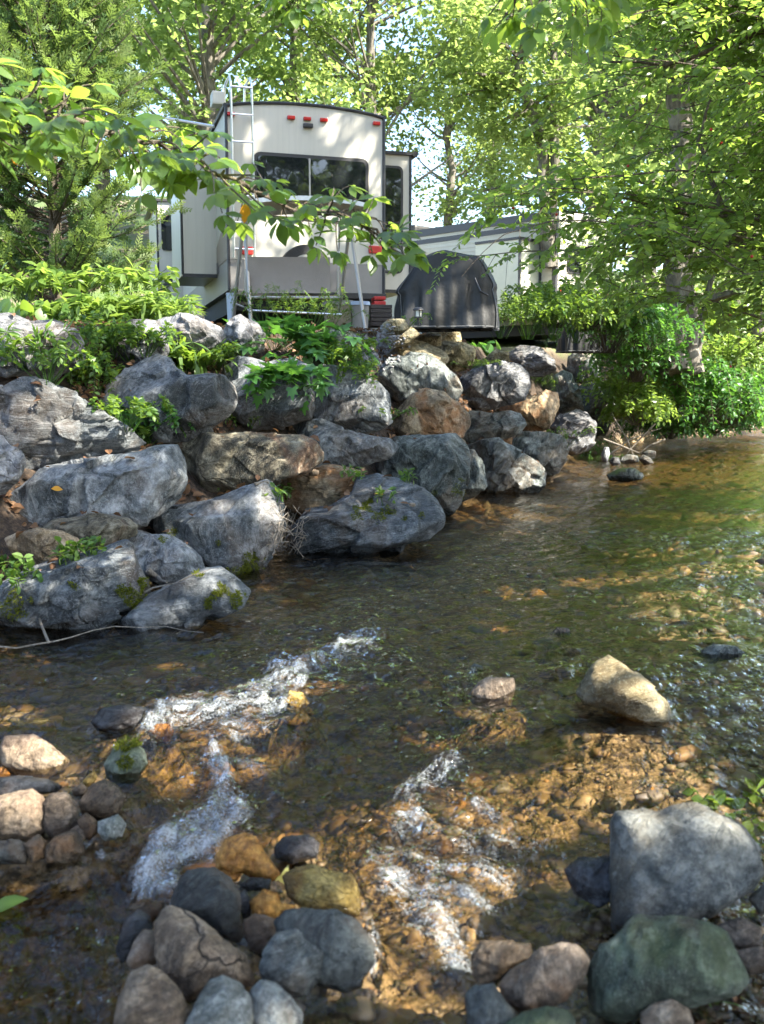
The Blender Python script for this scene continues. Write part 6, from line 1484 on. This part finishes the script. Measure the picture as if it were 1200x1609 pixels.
twig('stub of wood in the dark hollow', [(232, 900), (248, 912), (262, 920)], .02)
twig('stick on the litter under the olive brown slab', [(400, 765), (420, 762), (438, 760)], .012)
twig('root sticking up by the water left of the flat topped boulder', [(410, 885), (435, 870), (455, 840), (470, 800)], .01)
for i, px in enumerate(([(948, 690), (975, 700), (1005, 712)], [(960, 650), (985, 690), (995, 715)], [(1030, 665), (1005, 690), (985, 712)], [(960, 712), (990, 690), (1040, 672)], [(1045, 690), (1020, 700), (1000, 716)])):
    pts = [at_y(x, y, 19.2 + .3 * i) for x, y in px]; b = pts[0]; m = MB(); m.tube([p - b for p in pts], [.02, .015, .006], 6); o = m.build('twig', M['deadwood'], None, True); o.location = b
    tag(o, ['lowest dead root beside the last tall boulder', 'steep dead root left of the bright bush', 'dead root crossing under the bright bush', 'long flat dead root over the far water', 'short dead root at the bright bush foot'][i], 'twig', 'dead twigs at the water edge')
# twig tangle between the pillar boulder and the flat one
P = MB(); r_ = np.random.RandomState(5)
for _ in range(90):
    x, y = r_.uniform(432, 476), r_.uniform(800, 885); a = hitp(x, y); d = unit(r_.normal(size=3)) * r_.uniform(.08, .25); P.tube([a + (EYEP - a) * .012 - d * .5, a + (EYEP - a) * .016 + r_.normal(size=3) * .02, a + (EYEP - a) * .012 + d * .5], .0035, 4, False)
o = P.build('twig_tangle', M['deadwood']); tag(o, 'tangle of fine dead twigs between the big boulders at the water', 'twigs', kind='stuff')
def single_leaf(label, x, y, s, mat, tm, Aw, Nw, z=None, name='fallen_leaf'):
    p = at_z(x, y, z) if z is not None else hitp(x, y); p = p + (EYEP - p) * .008
    o = leaf_obj(name, np.zeros((1, 3)), np.array([Aw]), np.array([Nw]), np.array([s]), tm, np.array([.6]), M[mat], None, True); o.location = p; tag(o, label, 'leaf')
single_leaf('pale yellow leaf caught between the orange and golden stones', 440, 1398, .075, 'leaf_paleyellow', T_LOBED, (.3, .25, .9), (0, -1, .4))
single_leaf('small bright yellow leaf beside the pale one', 431, 1390, .045, 'leaf_paleyellow', T_LOBED, (-.3, .2, .9), (.2, -1, .3))
single_leaf('large green leaf floating at the lower left edge', 45, 1412, .13, 'leaf_weed', T_BROAD, (-1, -.35, 0), (0, .05, 1), z=-.155)
single_leaf('orange leaf on the long dark slab', 80, 768, .07, 'leaf_autumn', T_BROAD, (1, .2, .1), (0, -.6, .8))
single_leaf('orange brown leaf on the flat topped boulder', 588, 776, .08, 'leaf_autumn', T_MID, (1, .2, .0), (0, -.3, 1))
single_leaf('yellowish leaf on the flat topped boulder', 628, 790, .08, 'leaf_dry', T_MID, (1, -.2, .0), (0, -.3, 1))
# white pebble on the pitted block
for x, y, s, lab in ((493, 745, .045, 'pale pebble on top of the brown pitted block'), (647, 795, .03, 'pale pebble on the flat topped boulder')):
    h = hitp(x, y); D, F = ICO[3]; o = new_obj('pebble', np_mesh('pebble', D * (1 + .18 * fbm(D * 1.7, 2, 4))[:, None] * np.array([1, .8, .6]) * s, F, True), M['cob_tan']); o.location = h + np.array([0, 0, s * .3]); tag(o, lab, 'pebble')
# lawn behind the hostas
rng = np.random.RandomState(95); n = 9000; Y = rng.uniform(12, 30, n); X = -3.2 - rng.uniform(0, 8, n) * Y / 20; Z = ground_z(X, Y)
Aw = np.stack([rng.normal(0, .4, n), rng.normal(0, .4, n), np.ones(n)], -1)
o = leaf_obj('lawn_grass', np.stack([X, Y, Z], -1), Aw, rng.normal(size=(n, 3)), rng.uniform(.08, .2, n), (T_BLADE[0] * np.array([1, 2.5, 1]), T_BLADE[1]), rng.uniform(0, 1, n), M['grass']); tag(o, 'sunlit lawn behind the garden bed', 'grass', kind='stuff')
